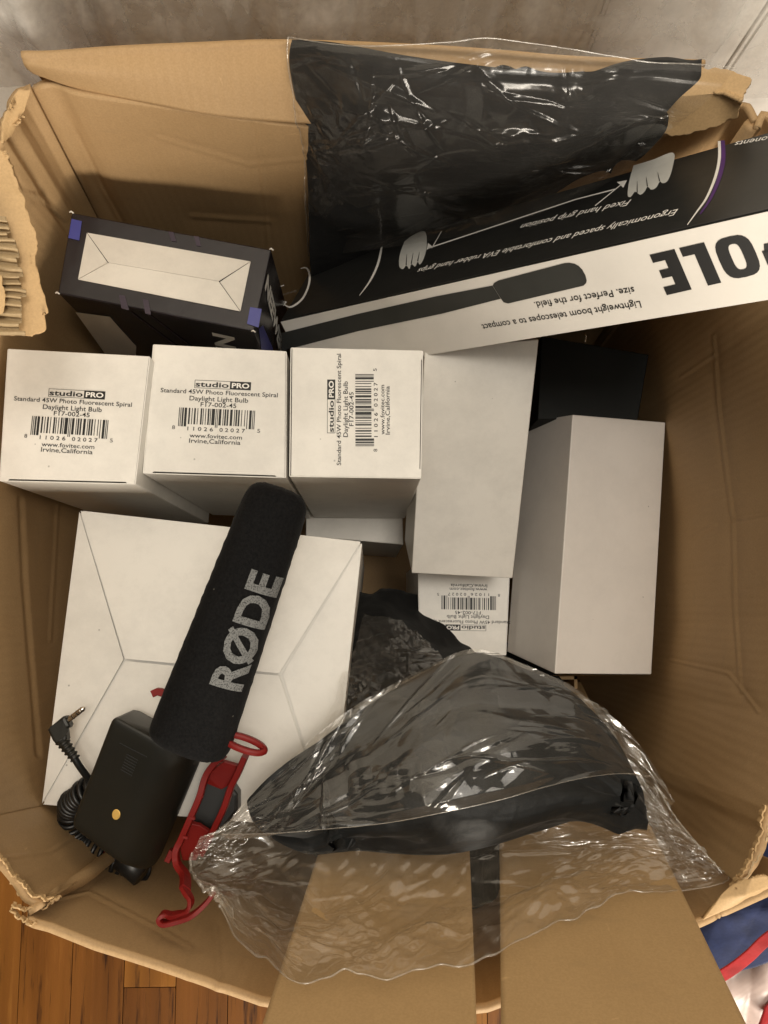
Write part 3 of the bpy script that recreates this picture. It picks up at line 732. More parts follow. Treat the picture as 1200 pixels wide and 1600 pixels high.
# ------------------------------------------------------------------ boom pole box
A = P(1262, 313, .35); B = P(438, 501, .577)
Uv = P(1262, 189, .386)-A; Wv = P(1262, 460, .386)-A
pole = thing('pole_box', 'long boom pole box, black upper side and white lower side, across the upper right corner', 'product box', (A+B)/2+Uv/2+Wv/2)
bm = bmesh.new()
q0 = [bm.verts.new(tuple(v)) for v in (A, A+Uv, A+Uv+Wv, A+Wv)]; q1 = [bm.verts.new(tuple(v)) for v in (B, B+Uv, B+Uv+Wv, B+Wv)]
bm.faces.new(q0); bm.faces.new(q1[::-1])
for k in range(4): bm.faces.new((q0[k], q1[k], q1[(k+1) % 4], q0[(k+1) % 4]))
bmesh.ops.bevel(bm, geom=bm.edges[:], offset=.0008, segments=2, affect='EDGES')
from_bm('body', bm, BLACKPRINT, pole)
pW = plane3(A, B, A+Wv); pB = plane3(A, B, A+Uv)
# white side: its own sheet glued on
na = pW[1]; dAB = (B-A)/np.linalg.norm(B-A)
e = .0009
pts = [A+Wv*.02+na*.0003, B+Wv*.02+na*.0003, B+Wv*.985+na*.0003, A+Wv*.985+na*.0003]
from_bm('white_side', slab(pts if np.dot(np.cross(pts[1]-pts[0], pts[2]-pts[1]), na) > 0 else pts[::-1], na, .0006), PRINTW, pole)
pW = (pW[0]+na*.0004, na)
k = Ink(pW)
# heavy POLE lettering built stroke by stroke (upside down in the picture)
def heavy(ink, strokes, o, dx, dy):
    """strokes in letter units (x right, y up); o,dx,dy pixels"""
    for s in strokes: ink.poly([(o[0]+x*dx[0]+y*dy[0], o[1]+x*dx[1]+y*dy[1]) for x, y in s])
def O_strokes(x0, w_, h_, t):
    out = []; n = 24
    def pt(a, rx, ry):
        c, s = math.cos(a), math.sin(a); e_ = .62
        return (x0+w_/2+rx*np.sign(c)*abs(c)**e_, h_/2+ry*np.sign(s)*abs(s)**e_)
    for i in range(n):
        a, b = 2*math.pi*i/n, 2*math.pi*(i+1)/n
        out.append([pt(a, w_/2, h_/2), pt(b, w_/2, h_/2), pt(b, w_/2-t, h_/2-t*.62), pt(a, w_/2-t, h_/2-t*.62)])
    return out
E_ = lambda x: [[(x, 0), (x+.31, 0), (x+.31, 1), (x, 1)], [(x+.31, 0), (x+.60, 0), (x+.60, .2), (x+.31, .2)], [(x+.31, .4), (x+.54, .4), (x+.54, .6), (x+.31, .6)], [(x+.31, .8), (x+.60, .8), (x+.60, 1), (x+.31, 1)]]
L_ = lambda x: [[(x, 0), (x+.32, 0), (x+.32, 1), (x, 1)], [(x+.32, 0), (x+.60, 0), (x+.60, .22), (x+.32, .22)]]
P_ = lambda x: [[(x, 0), (x+.27, 0), (x+.27, 1), (x, 1)], [(x+.27, .8), (x+.62, .8), (x+.55, 1), (x+.27, 1)], [(x+.27, .35), (x+.55, .35), (x+.62, .55), (x+.27, .55)], [(x+.42, .5), (x+.66, .5), (x+.66, .85), (x+.42, .85)]]
# baseline runs from (1268,360) leftwards; letter up runs down the picture
o = (1236, 347); dx = (-65, 15); dy = (27, 63)
heavy(k, P_(.25), o, dx, dy)
heavy(k, O_strokes(1.05, .88, 1.0, .30), o, dx, dy)
heavy(k, L_(2.09), o, dx, dy); heavy(k, E_(2.80), o, dx, dy)
k.text('Lightweight boom telescopes to a compact', (1000, 470), (752, 507), 12, .006)
k.text('size. Perfect for the field.', (990, 448), (834, 472), 12, .006)
k.build('black_lettering', BLACKINK, pole)
g = Ink(pW, .0002)
g.poly([(770, 446), (783, 466.5), (787, 472), (794, 474), (904, 448), (912, 446), (916, 442), (917, 438), (915, 430), (910, 421), (904, 415), (898, 412), (890, 410.5), (882, 411), (779, 438), (772, 442)])
g.poly([(769.6, 446), (782.6, 466.5), (690, 490), (560, 517), (440, 548), (440, 520), (560, 490), (680, 463)])
g.build('pole_picture', GREYINK, pole)
# black side
k = Ink(pB, .00015+.0001)
pB2 = pB
k.text('Ergonomically spaced and comfortable EVA rubber hand grips', (1060, 327), (655, 420), 14.5, .004, .25)
k.text('Fixed hand grip position', (987, 312), (816, 351), 14.5, .004, .25)
k.text('accessories and components', (1390, 180), (1151, 222), 13, .0)
k.line([(670, 388), (900, 312), (962, 296)], 1.8); k.line([(675, 388), (690, 362)], 1.2); k.line([(930, 322), (972, 288)], 1.3)
k.poly([(980, 282), (974, 294), (970, 290), (964, 285)]); k.poly([(667, 391), (675, 385), (669, 380)])
k.line([(597, 378), (596, 390), (590, 415), (578, 440), (562, 462)], [1, 3, 3.4, 2.6, .8])
k.line([(1124, 221), (1124, 250), (1117, 280), (1104, 310), (1090, 330), (1074, 352)], [4.5, 4.5, 4.2, 3.2, 2.4, 1])
k.line([(470, 420), (479, 419), (484, 430), (482, 448), (472, 468), (455, 480), (444, 476)], [1, 2.5, 3, 3, 3, 2.8, 1.6]); k.poly([(437, 468), (449, 472), (440, 482)])
k.line([(438, 448), (444, 446)], 1.5); k.build('white_lettering', WHITEINK, pole)
k = Ink(pB, .0002); k.text('Turn to lock', (466, 452), (436, 462), 7, 0, .2); k.text('Slide handle', (778, 330), (680, 358), 6, 0, .2)
k.build('dim_lettering', DIMINK, pole)
k = Ink(pB, .0002)
k.line([(1129, 220), (1130, 250), (1123, 281), (1110, 311), (1094, 335)], [7, 7, 6, 4, 2]); k.build('violet_stripe', VIOLETINK, pole)
k = Ink(pB, .00022)
k.blob([(990, 259), (1020, 250), (1052, 239), (1051, 262), (1044, 282), (1036, 287), (1031, 284), (1026, 293), (1018, 297), (1012, 292), (1008, 299), (1001, 305), (996, 302), (992, 300), (986, 308), (981, 306), (983, 285)])
k.build('hand_picture', GLOVEINK, pole); k = Ink(pB, .00022)
k.blob([(632, 378), (645, 368), (664, 362), (667, 385), (662, 405), (656, 414), (653, 409), (649, 417), (643, 413), (640, 421), (635, 415), (630, 421), (624, 416), (625, 398)])
k.build('hand_picture', GLOVEINK, pole)
for ln in ([(1031, 284), (1028, 270)], [(1012, 292), (1010, 277)], [(996, 302), (996, 284)], [(653, 409), (656, 394)], [(643, 413), (646, 396)], [(635, 415), (636, 398)]):
    k = Ink(pB, .0004); k.line(resample(ln, 5), [1.6, 1.4, 1.1, .8, .4]); k.build('finger_line', GREYINK, pole)

# ------------------------------------------------------------------ black case behind the lying box
bc, pl, Q = carton('equipment_case', 'black case half hidden behind the white box by the right wall', 'case', [(846, 525, .645), (1014, 554, .645), (997, 655, .645), (840, 655, .645)], down(.24), CASE, lid=False)
n = pl[1]
V_, F_ = tube([P(912, 520, .60), P(916, 526, .598), P(914, 534, .60)], .0007, 6)
mesh('latch', V_, F_, METAL, bc, True)

# ------------------------------------------------------------------ shotgun microphone
DM = .465
mic = thing('shotgun_microphone', 'black foam covered camera microphone with red shock mount lying on the white carton', 'microphone', P(270, 1200, .53))
a0 = P(291, 1172, DM+.006); a1 = P(440, 762, DM-.006)
ax = a1-a0; LEN = np.linalg.norm(ax); ax /= LEN
zz = np.array([0, 0, 1.0]); zz -= np.dot(zz, ax)*ax; zz /= np.linalg.norm(zz); lat = np.cross(ax, zz)   # lat to the right
if lat[0] < 0: lat = -lat
mpx = DM/F
def frad(s): return (np.interp(s, [0, .1, .5, 1], [64, 63, 57, 50])*mpx)*np.clip(1-np.abs(2*s-1)**(34.0 if s < .5 else 18.0), 0, 1)**(1/3.4)
def fsurf(s, w_, eps=0):
    """w_ in -1..1 across, upper surface"""
    r = frad(s)+eps; nn_ = 2.35
    return a0+ax*(s*LEN)+lat*(w_*r)+zz*(r*.92*np.clip(1-abs(w_)**nn_, 0, 1)**(1/nn_))
ss = np.r_[0, .0015, .004, .008, .014, .022, .032, np.linspace(.045, .955, 40), .968, .978, .986, .992, .996, .9985, 1]
V_ = []; K = 56
for s in ss:
    r = frad(s)
    for k2 in range(K):
        a = 2*math.pi*k2/K; c, s_ = math.cos(a), math.sin(a); ee = 2/2.35
        x = np.sign(c)*abs(c)**ee; z = np.sign(s_)*abs(s_)**ee*.92
        V_.append(a0+ax*(s*LEN)+lat*(x*r)+zz*(z*r)+.00015*np.array([random.gauss(0, 1) for _ in range(3)]))
F_ = [(i*K+k2, i*K+(k2+1) % K, (i+1)*K+(k2+1) % K, (i+1)*K+k2) for i in range(len(ss)-1) for k2 in range(K)]
fo = mesh('foam_windshield', V_, F_, FOAM, mic, True)
# printed name wrapped on the foam
tv, tf, TW = text2d('R\u00d8DE', .035)
bm = bmesh.new(); vs = [bm.verts.new((x, y, 0)) for x, y in tv]
for f in tf:
    try: bm.faces.new([vs[i] for i in f])
    except ValueError: pass
for k2 in range(1, 24): bmesh.ops.bisect_plane(bm, geom=bm.verts[:]+bm.edges[:]+bm.faces[:], plane_co=(k2*TW/24, 0, 0), plane_no=(1, 0, 0))
for k2 in range(0, 10): bmesh.ops.bisect_plane(bm, geom=bm.verts[:]+bm.edges[:]+bm.faces[:], plane_co=(0, k2*CAP/9, 0), plane_no=(0, 1, 0))
bm.verts.index_update()
VV = []
for v in bm.verts:
    s = .278+v.co.x/TW*.420; cap_ = v.co.y/CAP     # baseline on the right, tops to the left
    off = (51-cap_*43)*mpx
    VV.append(fsurf(s, off/(frad(s)+.0004), .0004))
FF = [[v.index for v in f.verts] for f in bm.faces]; bm.free()
lg = mesh('printed_lettering', VV, FF, LOGOGREY, fo)
# body: skewed rounded block behind the foam
def lp(px, py, d): return P(px, py, d)
bt0 = np.array(lp(128, 1278, .505)); bT0 = np.array(lp(192, 1112, .49))      # left edge bottom/top
bt1 = np.array(lp(236, 1362, .505)); bT1 = np.array(lp(312, 1178, .485))     # right edge
prof = []                                                                    # (across 0..1, height 0..1)
for t in np.linspace(0, 1, 7): prof.append((.045*(1-math.cos(t*math.pi/2)), .86+.045*math.sin(t*math.pi/2)))
for t in np.linspace(0, 1, 6): prof.append((.06+t*.46, .905+.0*t))
for t in np.linspace(0, 1, 14)[1:]: prof.append((.52+.48*math.sin(t*math.pi/2), .905-.60*(1-math.cos(t*math.pi/2))))
prof += [(.99, .05), (.95, 0), (.04, 0), (0, .06)]
HB = .045; K = len(prof); V_ = []
ts = [0, .006, .02, .045, .08, .5, .9, .95, .975, .99, 1.0]
for t in ts:
    e_ = min(t, 1-t); ins = (1-math.sqrt(max(0, 1-(1-min(e_/.06, 1))**2)))*.055
    l = lerp(bt0, bT0, t); r = lerp(bt1, bT1, t)
    c = (l+r)/2; 
    for (u, h) in prof:
        u2 = ins+(1-2*ins)*u; h2 = (h-.4)*(1-ins*1.2)+.4
        V_.append(l+(r-l)*u2+np.array([0, 0, 1])*(h2*HB-.022))
F_ = [(i*K+k2, i*K+(k2+1) % K, (i+1)*K+(k2+1) % K, (i+1)*K+k2) for i in range(len(ts)-1) for k2 in range(K)]
F_ += [tuple(range(K))[::-1], tuple((len(ts)-1)*K+k2 for k2 in range(K))]
mb = mesh('body', V_, F_, PLASTIC, mic, True)
zt = .905*HB-.022
def onb(u, t, e_=0): l = lerp(bt0, bT0, t); r = lerp(bt1, bT1, t); return l+(r-l)*u+np.array([0, 0, zt+e_])
# badge, slot line, grip lines
cc = onb(.44, .32); 
ring = [cc+np.array([.0024*math.cos(a)*1.0, .0030*math.sin(a), .0007]) for a in np.linspace(0, 2*math.pi, 25)[:-1]]
from_bm('badge', slab(ring, (0, 0, 1), .0009, .0003), GOLD, mic, False)
for nm, uu, tt in (('battery_door_line', (.18, .52), (.86, .86)),):
    V_, F_ = bar([onb(uu[0], .83, .0001), onb(uu[1], .845, .0001)], .0004, .0005); mesh(nm, V_, F_, PLASTIC_D, mic)
parts = [bar([onb(.30, .78-.022*i, .0001), onb(.44, .785-.022*i, .0001)], .0003, .0005) for i in range(7)]
V_, F_ = join(*parts); mesh('grip_lines', V_, F_, PLASTIC_D, mic)
# rear end cap
V_, F_ = tube([P(222, 1366, .52), P(205, 1352, .522), P(190, 1340, .524)], .0075, 16); mesh('rear_cap', V_, F_, PLASTIC_D, mic, True)
# shoe foot: black block behind the red frame
pts = [P(x, y, .515) for x, y in ((322, 1205), (358, 1222), (371, 1242), (371, 1268), (352, 1292), (310, 1325), (290, 1300))]
from_bm('shoe_foot', slab(pts[::-1], (0, 0, 1), .014, .002), PLASTIC_D, mic)
# red shock mount
def pxline(pts, n=40): return [P(*q) for q in resample(pts, n, True)]
def red(pts, wz=.0075, wt=.0024, n=40):
    wt *= 1.2
    V_, F_ = bar(pxline(pts, n), wz, wt); return mesh('mount_arm', V_, F_, RED, mic)
red([(350, 1181, .482), (336, 1192, .483), (322, 1212, .484), (312, 1245, .484), (297, 1280, .485), (283, 1312, .487), (275, 1330, .487), (277, 1350, .486), (289, 1368, .480), (289, 1390, .466)], .006, .0030)
red([(384, 1180, .484), (372, 1208, .486), (362, 1228, .488), (352, 1258, .49), (342, 1280, .492), (330, 1305, .495), (318, 1330, .50)], .009, .0030)
# upper loop
th = np.linspace(0, 2*math.pi, 60); c0 = (382, 1162); ua = np.array([30, 11]); ub = np.array([4.0, -8.5])
loop = [P(c0[0]+ua[0]*np.sign(math.cos(a))*abs(math.cos(a))**.9+ub[0]*math.sin(a), c0[1]+ua[1]*np.sign(math.cos(a))*abs(math.cos(a))**.9+ub[1]*math.sin(a), .468+.004*math.sin(a)) for a in th]
V_, F_ = bar(loop, .0052, .0032); mesh('mount_loop', V_, F_, RED, mic, True)
# lower loop
red([(289, 1390, .466), (297, 1408, .460), (290, 1424, .456), (270, 1430, .452), (256, 1429, .449), (249, 1436, .448), (256, 1443, .448), (276, 1439, .449), (300, 1430, .452), (322, 1411, .455), (336, 1392, .458)], .0065, .0020, 70)
# webs between the arms
def web(q, d):
    pts = [P(x, y, dd) for x, y, dd in q]
    from_bm('mount_web', slab(pts[::-1], plane3(*pts[:3])[1], d, .0004), RED, mic)
web([(322, 1213, .490), (350, 1190, .489), (378, 1198, .491), (366, 1222, .493), (346, 1234, .493), (316, 1222, .492)], .003)
web([(294, 1286, .497), (312, 1290, .498), (330, 1302, .50), (306, 1345, .505), (285, 1345, .503), (280, 1322, .50)], .003)
for x, y in ((320, 1212), (312, 1242), (299, 1277), (288, 1307)):
    V_, F_ = bar([P(x-2, y, .483), P(x+6, y+2, .483)], .003, .0016); mesh('mount_peg', V_, F_, RED, mic)
for pts, r in (([(239, 1084, .485), (247, 1080, .485), (266, 1086, .485)], .0026), ([(262, 1345, .51), (270, 1328, .51)], .0022)):
    V_, F_ = bar([P(*q) for q in resample(pts, 8)], .006, r*1.6); mesh('mount_tip', V_, F_, RED, mic)
lp2 = [P(150+14*math.cos(a), 1331+8*math.sin(a), .545) for a in np.linspace(-.3, 3.8, 24)]
V_, F_ = bar(lp2, .004, .003); mesh('mount_tip', V_, F_, RED, mic, True)
# coiled cable
path = resample([(150, 1232, .510), (128, 1243, .515), (112, 1262, .525), (112, 1290, .535), (128, 1315, .54), (150, 1330, .54), (180, 1345, .54), (205, 1358, .54), (228, 1356, .535)], 700, True)
PW = np.array([P(*q) for q in path]); T = np.gradient(PW, axis=0); T /= np.linalg.norm(T, axis=1, keepdims=True)
S = np.cumsum(np.r_[0, np.linalg.norm(np.diff(PW, axis=0), axis=1)]); hx = []
for i in range(len(PW)):
    u = np.array([0, 0, 1.0]); u -= np.dot(u, T[i])*T[i]; u /= np.linalg.norm(u); v = np.cross(T[i], u)
    ph = 2*math.pi*S[i]/.0040; rr = .0082*(.9+.1*math.sin(S[i]*300)); hx.append(PW[i]+u*rr*math.cos(ph)+v*rr*math.sin(ph)+T[i]*.002*math.sin(S[i]*160))
V_, F_ = tube(hx, .00150, 7); mesh('coiled_cable', V_, F_, PLASTIC_D, mic, True)
V_, F_ = tube(pxline([(114, 1180, .498), (124, 1197, .50), (138, 1216, .505), (152, 1234, .512)], 20), .0021, 10); mesh('cable', V_, F_, PLASTIC_D, mic, True)
# plug: strain relief with ribs, angled body, metal tip
sr = resample([(96, 1156, .50), (118, 1186, .499)], 22); rad = [.0036-.0011*i/21+(.0006 if i % 4 < 2 else -.0003) for i in range(22)]
V_, F_ = tube([P(*q) for q in sr], rad, 12); mesh('strain_relief', V_, F_, PLASTIC, mic, True)
pts = [P(x, y, .4965) for x, y in ((73, 1141), (78, 1136), (97, 1120), (101, 1120), (108, 1134), (106, 1138), (101, 1141), (103, 1156), (98, 1164), (88, 1166), (81, 1158))]
from_bm('plug_body', slab(pts[::-1], (0, 0, 1), .0075, .0018), PLASTIC, mic, False)
tip = resample([(102, 1129, .50), (133, 1105, .498)], 40); rad = []
for i in range(40):
    f = i/39; r = .00165
    if f < .12: r = .0022
    if f > .80: r = .0013 if f < .84 else .0017*(1-((f-.84)/.16)**2*.75)
    rad.append(r)
V_, F_ = tube([P(*q) for q in tip], rad, 12); mesh('plug_tip', V_, F_, METAL, mic, True)
for f in (.40, .62):
    p = tip[int(f*39)]; q = tip[int(f*39)+1]; V_, F_ = tube([P(*p), P(*q)], .00175, 12); mesh('insulating_ring', V_, F_, PLASTIC_D, mic)

# ------------------------------------------------------------------ inner brown carton with two long flaps
F3 = [P(410, 1600, .335), P(1165, 1600, .335), P(780, 1250, .53)]
plF = plane3(*F3)
ic = thing('inner_carton', 'brown carton under the front bag with two long smooth flaps raised over the near rim', 'carton', P(740, 1150, .93))
def flap(cs, seed, t=.0028):
    nu, nv = 40, 60; a, b, c, d = [hit(*q, plF) for q in cs]
    G = np.zeros((nu, nv, 3))
    for i in range(nu):
        for j in range(nv):
            u, v = i/(nu-1), j/(nv-1); G[i, j] = (a*(1-u)+b*u)*(1-v)+(d*(1-u)+c*u)*v
    U, V = uvm(G); G = G+plF[1]*(.0014*fbm(U*8, V*5, seed, 2))[..., None]
    return grid_obj('flap', G, KRAFT_SMOOTH, ic, t)
flap([(560, 1140), (726, 1140), (749, 1700), (378, 1700)], 61)
flap([(778, 1062), (906, 1062), (1214, 1700), (784, 1700)], 62)
# pale cut edge of the right flap
bw = P(600, 1120, .76); 
bx = [np.array((P(580, 1100, .76)[0], P(700, 1062, .76)[1], z)) for z in (.20, .01)]
x0, x1 = P(585, 1100, .76)[0], P(905, 1100, .76)[0]; y1 = P(700, 1058, .76)[1]; y0 = y1-.10
for (p, q) in (((x0, y0), (x1, y0)), ((x1, y0), (x1, y1)), ((x1, y1), (x0, y1)), ((x0, y1), (x0, y0))):
    d_ = np.array([q[0]-p[0], q[1]-p[1], 0]); nn_ = np.array([-d_[1], d_[0], 0])/np.linalg.norm(d_)*.003
    a, b = np.array([*p, 0.008]), np.array([*q, .008]); u_ = np.array([0, 0, .178])
    bmx = slab([a, b, b+u_, a+u_], -nn_/.003, .003); from_bm('wall_panel', bmx, KRAFT_SMOOTH, ic)

# ------------------------------------------------------------------ black cloths and clear bags
def soften(G, h, fade=1.0):
    h = (h-h.mean())*fade
    return G+normals(G)*h[..., None]
# loose dark cloth underneath
G = loft([[(540, 930, .70), (600, 920, .69), (660, 935, .71), (760, 1000, .76)], [(520, 1000, .66), (600, 990, .64), (680, 1010, .68), (860, 1060, .72)],
          [(500, 1100, .62), (620, 1090, .60), (760, 1100, .66), (900, 1150, .70)], [(480, 1300, .60), (640, 1300, .58), (760, 1330, .57), (800, 1350, .60)], [(560, 1420, .66), (640, 1430, .60), (740, 1450, .56), (800, 1450, .60)]], 110, 110)
U, V = uvm(G); G = soften(G, .012*crumple(U*9, V*9, 71, 7, .6, 3)+.004*fbm(U*40, V*40, 2, 3))
uc = grid_obj('black_cloth', G, CLOTH2, None, .002)
tag(uc, 'loose black cloth deep in the carton below the clear front bag', 'cloth')

Fd = lambda y: 1/(1/.335-(1/.335-1/.53)/350*(1600-y))
# front folded cloth
rows = [[(392, 1243, .462), (445, 1190, .460), (545, 1118, .46), (655, 1050, .458), (740, 1020, .455), (817, 1044, .455), (890, 1082, .458), (955, 1150, .46), (990, 1215, .462), (1004, 1262, .462)],
        [(386, 1252, .460), (450, 1222, .452), (545, 1170, .448), (650, 1120, .442), (740, 1105, .440), (830, 1125, .442), (900, 1150, .446), (955, 1195, .452), (995, 1238, .458), (1010, 1275, .458)],
        [(388, 1265, .457), (460, 1255, .445), (560, 1230, .436), (660, 1210, .43), (760, 1205, .428), (870, 1205, .432), (950, 1222, .442), (996, 1250, .45), (1013, 1284, .455)],
        [(396, 1285, .457), (475, 1302, .435), (560, 1300, .428), (660, 1290, .424), (760, 1278, .425), (870, 1255, .43), (945, 1248, .438), (990, 1262, .448), (1012, 1290, .455)],
        [(412, 1302, .460), (480, 1338, .442), (560, 1332, .440), (660, 1338, .440), (740, 1328, .442), (840, 1300, .450), (920, 1276, .454), (975, 1290, .457), (1011, 1297, .458)]]
G = loft(rows, 230, 150); U, V = uvm(G)
h = .009*crumple(U*9+V*2, V*13, 73, 8, .6, 3.2, aniso=1.2)+.002*fbm(U*30, V*60, 5, 3)
fade = np.clip(np.minimum(np.linspace(0, 1, 230), 1-np.linspace(0, 1, 230))*12, 0, 1)[:, None]*np.clip((1-np.linspace(0, 1, 150))*10+.25, 0, 1)[None]
G = soften(G, h, fade)
CF = G
fc = grid_obj('folded_cloth', G, CLOTH, None, .010)
tag(fc, 'folded black nylon cloth inside the clear bag at the front', 'cloth')

fb = thing('plastic_bag', 'crumpled clear plastic bag at the front, open over the folded black cloth', 'plastic bag', P(700, 1300, .47))
def edge_tube(line, r, name='hem', seed=0, mat=None, par=None):
    pts = np.array(line); n = len(pts); k = np.arange(n)
    rr = r*(1+.45*vn(k*.21, k*0, seed)); V_, F_ = tube(pts, rr, 6); return mesh(name, V_, F_, mat or FILM_HEM, par, True)
# lower film layer lying on the flaps
rows = [[(341, 1290, .458), (418, 1217, .470), (541, 1113, .475), (663, 1044, .474), (740, 1014, .472), (817, 1037, .472), (893, 1075, .474), (962, 1125, .474), (1008, 1182, .470), (1047, 1251, .462)],
        [(322, 1310, .456), (420, 1285, .462), (560, 1240, .465), (740, 1230, .465), (900, 1235, .465), (1000, 1250, .462), (1060, 1285, .457)],
        [(300, 1350, .445), (380, 1370, .445), (500, 1390, Fd(1390)-.0105), (700, 1380, Fd(1380)-.0105), (900, 1350, Fd(1350)-.0105), (1040, 1330, .452), (1130, 1362, .448)],
        [(312, 1378, .43), (400, 1430, .40), (520, 1465, Fd(1465)-.0105), (700, 1440, Fd(1440)-.0105), (900, 1395, Fd(1395)-.0105), (1060, 1378, .435), (1128, 1372, .44)],
        [(335, 1425, .41), (385, 1474, .385), (450, 1512, Fd(1512)-.0105), (560, 1530, Fd(1530)-.0105), (650, 1515, Fd(1515)-.0105), (745, 1488, Fd(1488)-.0105), (890, 1438, Fd(1438)-.0105), (1000, 1407, Fd(1407)-.0105), (1070, 1400, .425), (1124, 1376, .436)]]
G = loft(rows, 300, 230); U, V = uvm(G)
ev = np.linspace(0, 1, 230)[None]**5; eu = np.linspace(0, 1, 300)[:, None]
wob = .0028*fbm(U*34, V*0+2, 201, 3)
G[..., 1] += wob*ev; G[..., 2] -= wob*ev*plF[1][1]/plF[1][2]; G[..., 0] += .004*fbm(V*30, U*0+4, 202, 3)*(np.clip(1-eu*6, 0, 1)+np.clip(1-(1-eu)*6, 0, 1))

h = film_h(U, V, 81, .0024, .0030, 10, .55, ang=0, pole=(0, .5), n=110)+.0022*crumple(U*8, V*18+U*3, 84, 5, .7, 3, 1.25, .2)
G = soften(G, h, np.clip((1-np.linspace(0, 1, 230))*9+.2, 0, 1)[None])
grid_obj('film_layer', G, FILM_HAZY, fb)
edge_tube(G[:, -1], .0004, 'hem', 3, None, fb); edge_tube(G[0, 80:], .0009, 'hem', 4, None, fb); edge_tube(G[-1, 40:], .0005, 'hem', 5, None, fb)
# upper film layer over the cloth, its mouth running across
rows = [[(341, 1292, .450), (418, 1217, .452), (541, 1113, .449), (663, 1044, .446), (740, 1012, .445), (817, 1037, .446), (893, 1075, .449), (962, 1125, .454), (1000, 1172, .458)],
        [(342, 1296, .448), (430, 1243, .444), (545, 1168, .438), (660, 1108, .432), (745, 1092, .429), (825, 1105, .432), (905, 1135, .438), (970, 1165, .447), (1006, 1188, .454)],
        [(343, 1299, .446), (430, 1278, .434), (520, 1242, .428), (600, 1212, .422), (680, 1193, .418), (760, 1180, .416), (840, 1175, .419), (910, 1180, .428), (975, 1190, .440), (1012, 1200, .450)],
        [(343, 1302, .445), (430, 1301, .424), (520, 1295, .418), (610, 1285, .415), (700, 1268, .412), (780, 1250, .413), (850, 1230, .416), (920, 1214, .423), (980, 1208, .436), (1018, 1212, .446)]]
G = loft(rows, 420, 240); U, V = uvm(G)
h = film_h(U, V, 91, .0046, .0032, 7, .42, ang=-.25, pole=(.05, 1.0), n=45, calm=(.56, .36))
h += .002*crumple(U*5, V*16, 93, 5, .7, 3, 1.35, .3)
G = soften(G, h, np.clip((1-np.linspace(0, 1, 240))*12+.12, 0, 1)[None])
grid_obj('film_layer', G, FILM, fb)
edge_tube(G[:, -1], .00026, 'mouth_edge', 6, None, fb); 
# right-hand skirt of the bag
rows = [[(905, 1090, .488), (945, 1110, .486), (985, 1160, .48)], [(960, 1180, .476), (1000, 1210, .472), (1020, 1215, .468)], [(1000, 1260, .462), (1030, 1280, .458), (1048, 1265, .458)], [(1040, 1370, .448), (1090, 1380, .442), (1128, 1366, .44)]]
G = loft(rows, 70, 150); U, V = uvm(G); G = soften(G, film_h(U, V, 95, .003, .003, 10, .5, ang=1.3, n=50)); grid_obj('film_layer', G, FILM, fb)
edge_tube(G[-1], .0004, 'hem', 8, None, fb)
# film pulled over the dark cloth between the cartons
rows = [[(568, 960, .60), (620, 975, .60), (665, 1000, .61)], [(545, 1040, .545), (610, 1030, .54), (690, 1030, .55)], [(520, 1110, .51), (600, 1090, .505), (700, 1070, .51)], [(470, 1160, .485), (580, 1120, .488), (700, 1090, .492)]]
G = loft(rows, 90, 90); U, V = uvm(G); G = soften(G, film_h(U, V, 97, .006, .004, 9, .6, ang=.8, n=60)); grid_obj('film_layer', G, FILM, fb)

# back cloth
rows = [[(456, 62, .395), (520, 66, .385), (620, 84, .382), (700, 96, .38), (760, 103, .38), (850, 113, .38), (920, 112, .378), (1000, 98, .375), (1060, 102, .375), (1096, 113, .378)],
        [(452, 100, .405), (530, 110, .39), (640, 125, .385), (760, 135, .382), (880, 140, .382), (1000, 135, .382), (1060, 140, .385), (1090, 128, .384)],
        [(468, 190, .445), (560, 200, .42), (680, 205, .412), (800, 205, .41), (900, 205, .408), (980, 200, .405), (1020, 195, .404), (1046, 168, .398)],
        [(480, 270, .49), (570, 285, .47), (680, 285, .462), (780, 275, .455), (870, 260, .45), (930, 250, .448), (980, 235, .445), (990, 232, .44)],
        [(484, 392, .555), (570, 380, .552), (660, 360, .545), (750, 338, .53), (830, 314, .512), (880, 292, .50), (930, 277, .49), (955, 270, .48)],
        [(488, 455, .632), (570, 440, .628), (660, 420, .615), (750, 400, .60), (830, 380, .585), (890, 360, .57), (930, 345, .56), (960, 330, .55)]]
G = loft(rows, 260, 200); U, V = uvm(G)
h = .003*crumple(U*5+1, V*7, 101, 5, .6, 2.2)+.0012*fbm(U*30, V*30, 9, 2)
fade = np.clip(np.minimum(np.linspace(0, 1, 260), 1-np.linspace(0, 1, 260))*12+.1, 0, 1)[:, None]*np.clip(np.linspace(0, 1, 200)*10+.1, 0, 1)[None]
G = soften(G, h, fade)
bk = grid_obj('folded_cloth', G, CLOTH2, None, .008)
tag(bk, 'folded black cloth inside the clear bag leaning over the back rim', 'cloth')
bb = thing('plastic_bag', 'clear plastic bag with black cloth leaning over the back rim above the pole box', 'plastic bag', P(740, 200, .55))
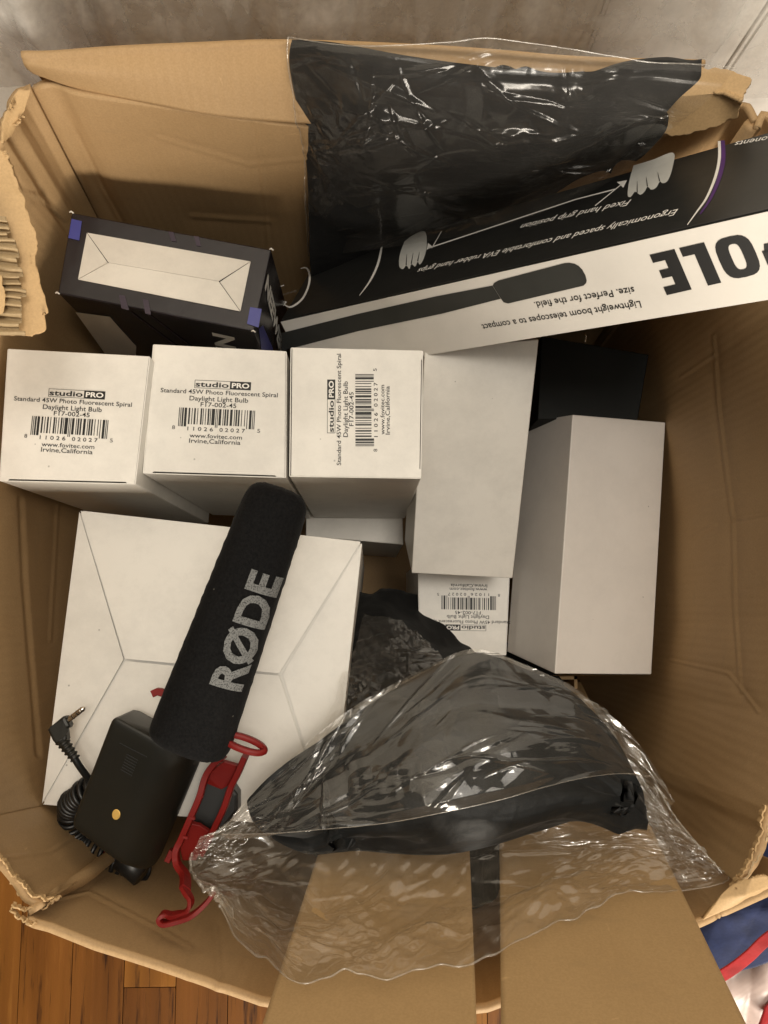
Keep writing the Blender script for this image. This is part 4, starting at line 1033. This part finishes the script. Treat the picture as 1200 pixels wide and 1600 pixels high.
rows = [[(450, 58, .388), (560, 72, .374), (700, 66, .368), (760, 60, .367), (850, 72, .367), (1000, 96, .365), (1080, 100, .366), (1150, 106, .368)],
        [(449, 100, .396), (560, 100, .376), (680, 115, .37), (800, 125, .368), (900, 130, .368), (1000, 125, .368), (1070, 130, .37), (1125, 135, .372)],
        [(466, 190, .434), (560, 190, .406), (680, 195, .398), (800, 198, .396), (900, 198, .394), (980, 190, .393), (1050, 185, .39), (1080, 180, .388)],
        [(474, 270, .478), (570, 280, .455), (680, 280, .448), (780, 268, .44), (870, 255, .433), (940, 245, .428), (1000, 225, .42), (1040, 212, .412)],
        [(480, 350, .535), (570, 360, .53), (660, 355, .520), (750, 335, .49), (830, 312, .465), (890, 298, .45), (940, 282, .438), (985, 262, .425)],
        [(482, 400, .585), (570, 392, .55), (660, 378, .525), (750, 362, .497), (830, 338, .472), (880, 318, .455), (930, 296, .44), (965, 275, .43)]]
G = loft(rows, 340, 230); U, V = uvm(G)
h = film_h(U, V, 111, .0026, .0024, 6, .22, ang=.1, n=90)
G = soften(G, h, np.clip(np.linspace(0, 1, 230)*8+.2, 0, 1)[None]*np.clip((1-np.linspace(0, 1, 230))*8+.1, 0, 1)[None])
grid_obj('film_layer', G, FILM_DULL, bb)
edge_tube(G[:, 0], .0003, 'hem', 12, None, bb); edge_tube(G[0], .0004, 'hem', 13, None, bb)

# ------------------------------------------------------------------ laundry beside the carton, lower right
rows = [[(1080, 1250, .86), (1200, 1230, .84), (1320, 1230, .84)], [(1070, 1400, .80), (1160, 1400, .76), (1320, 1380, .75)], [(1080, 1480, .78), (1170, 1460, .76), (1320, 1420, .75)], [(1080, 1560, .80), (1140, 1518, .78), (1320, 1430, .77)]]
G = loft(rows, 90, 110); U, V = uvm(G); G = soften(G, .016*crumple(U*6, V*6, 121, 7, .6, 3))
bl = grid_obj('blue_blanket', G, BLUE, None, .004); tag(bl, 'navy blue fabric with red edge lying on the floor outside the lower right corner', 'blanket')
e1 = [tuple(x) for x in resample([(1100, 1540, .735), (1140, 1517, .73), (1170, 1494, .725), (1200, 1466, .72), (1260, 1425, .72)], 40, True)]
V_, F_ = bar([P(*q) for q in e1], .0016, .010); mesh('red_binding', V_, F_, REDCLOTH, bl, True)
rows = [[(1105, 1548, .79), (1165, 1510, .785), (1230, 1455, .78), (1330, 1400, .78)], [(1120, 1590, .80), (1175, 1560, .775), (1240, 1510, .77), (1330, 1460, .77)], [(1140, 1680, .82), (1200, 1660, .80), (1270, 1620, .79), (1330, 1600, .79)]]
G = loft(rows, 80, 80); U, V = uvm(G); G = soften(G, .010*crumple(U*7, V*4, 131, 7, .6, 3))
ws = grid_obj('white_cloth', G, plain('pink_white_satin', (.62, .50, .46), .35, .5, nb=[(30, .3, .003)]), None, .002); tag(ws, 'pale pinkish white cloth on the floor in the lower right corner', 'cloth')
rows = [[(1196, 1575, .765), (1240, 1530, .765), (1330, 1500, .765)], [(1180, 1620, .765), (1240, 1600, .765), (1330, 1600, .765)]]
G = loft(rows, 30, 30); U, V = uvm(G); G = soften(G, .004*fbm(U*20, V*20, 3, 3))
rc = grid_obj('red_cloth', G, REDCLOTH, None, .003); tag(rc, 'bright red cloth tip on the pale cloth in the bottom right corner', 'cloth')
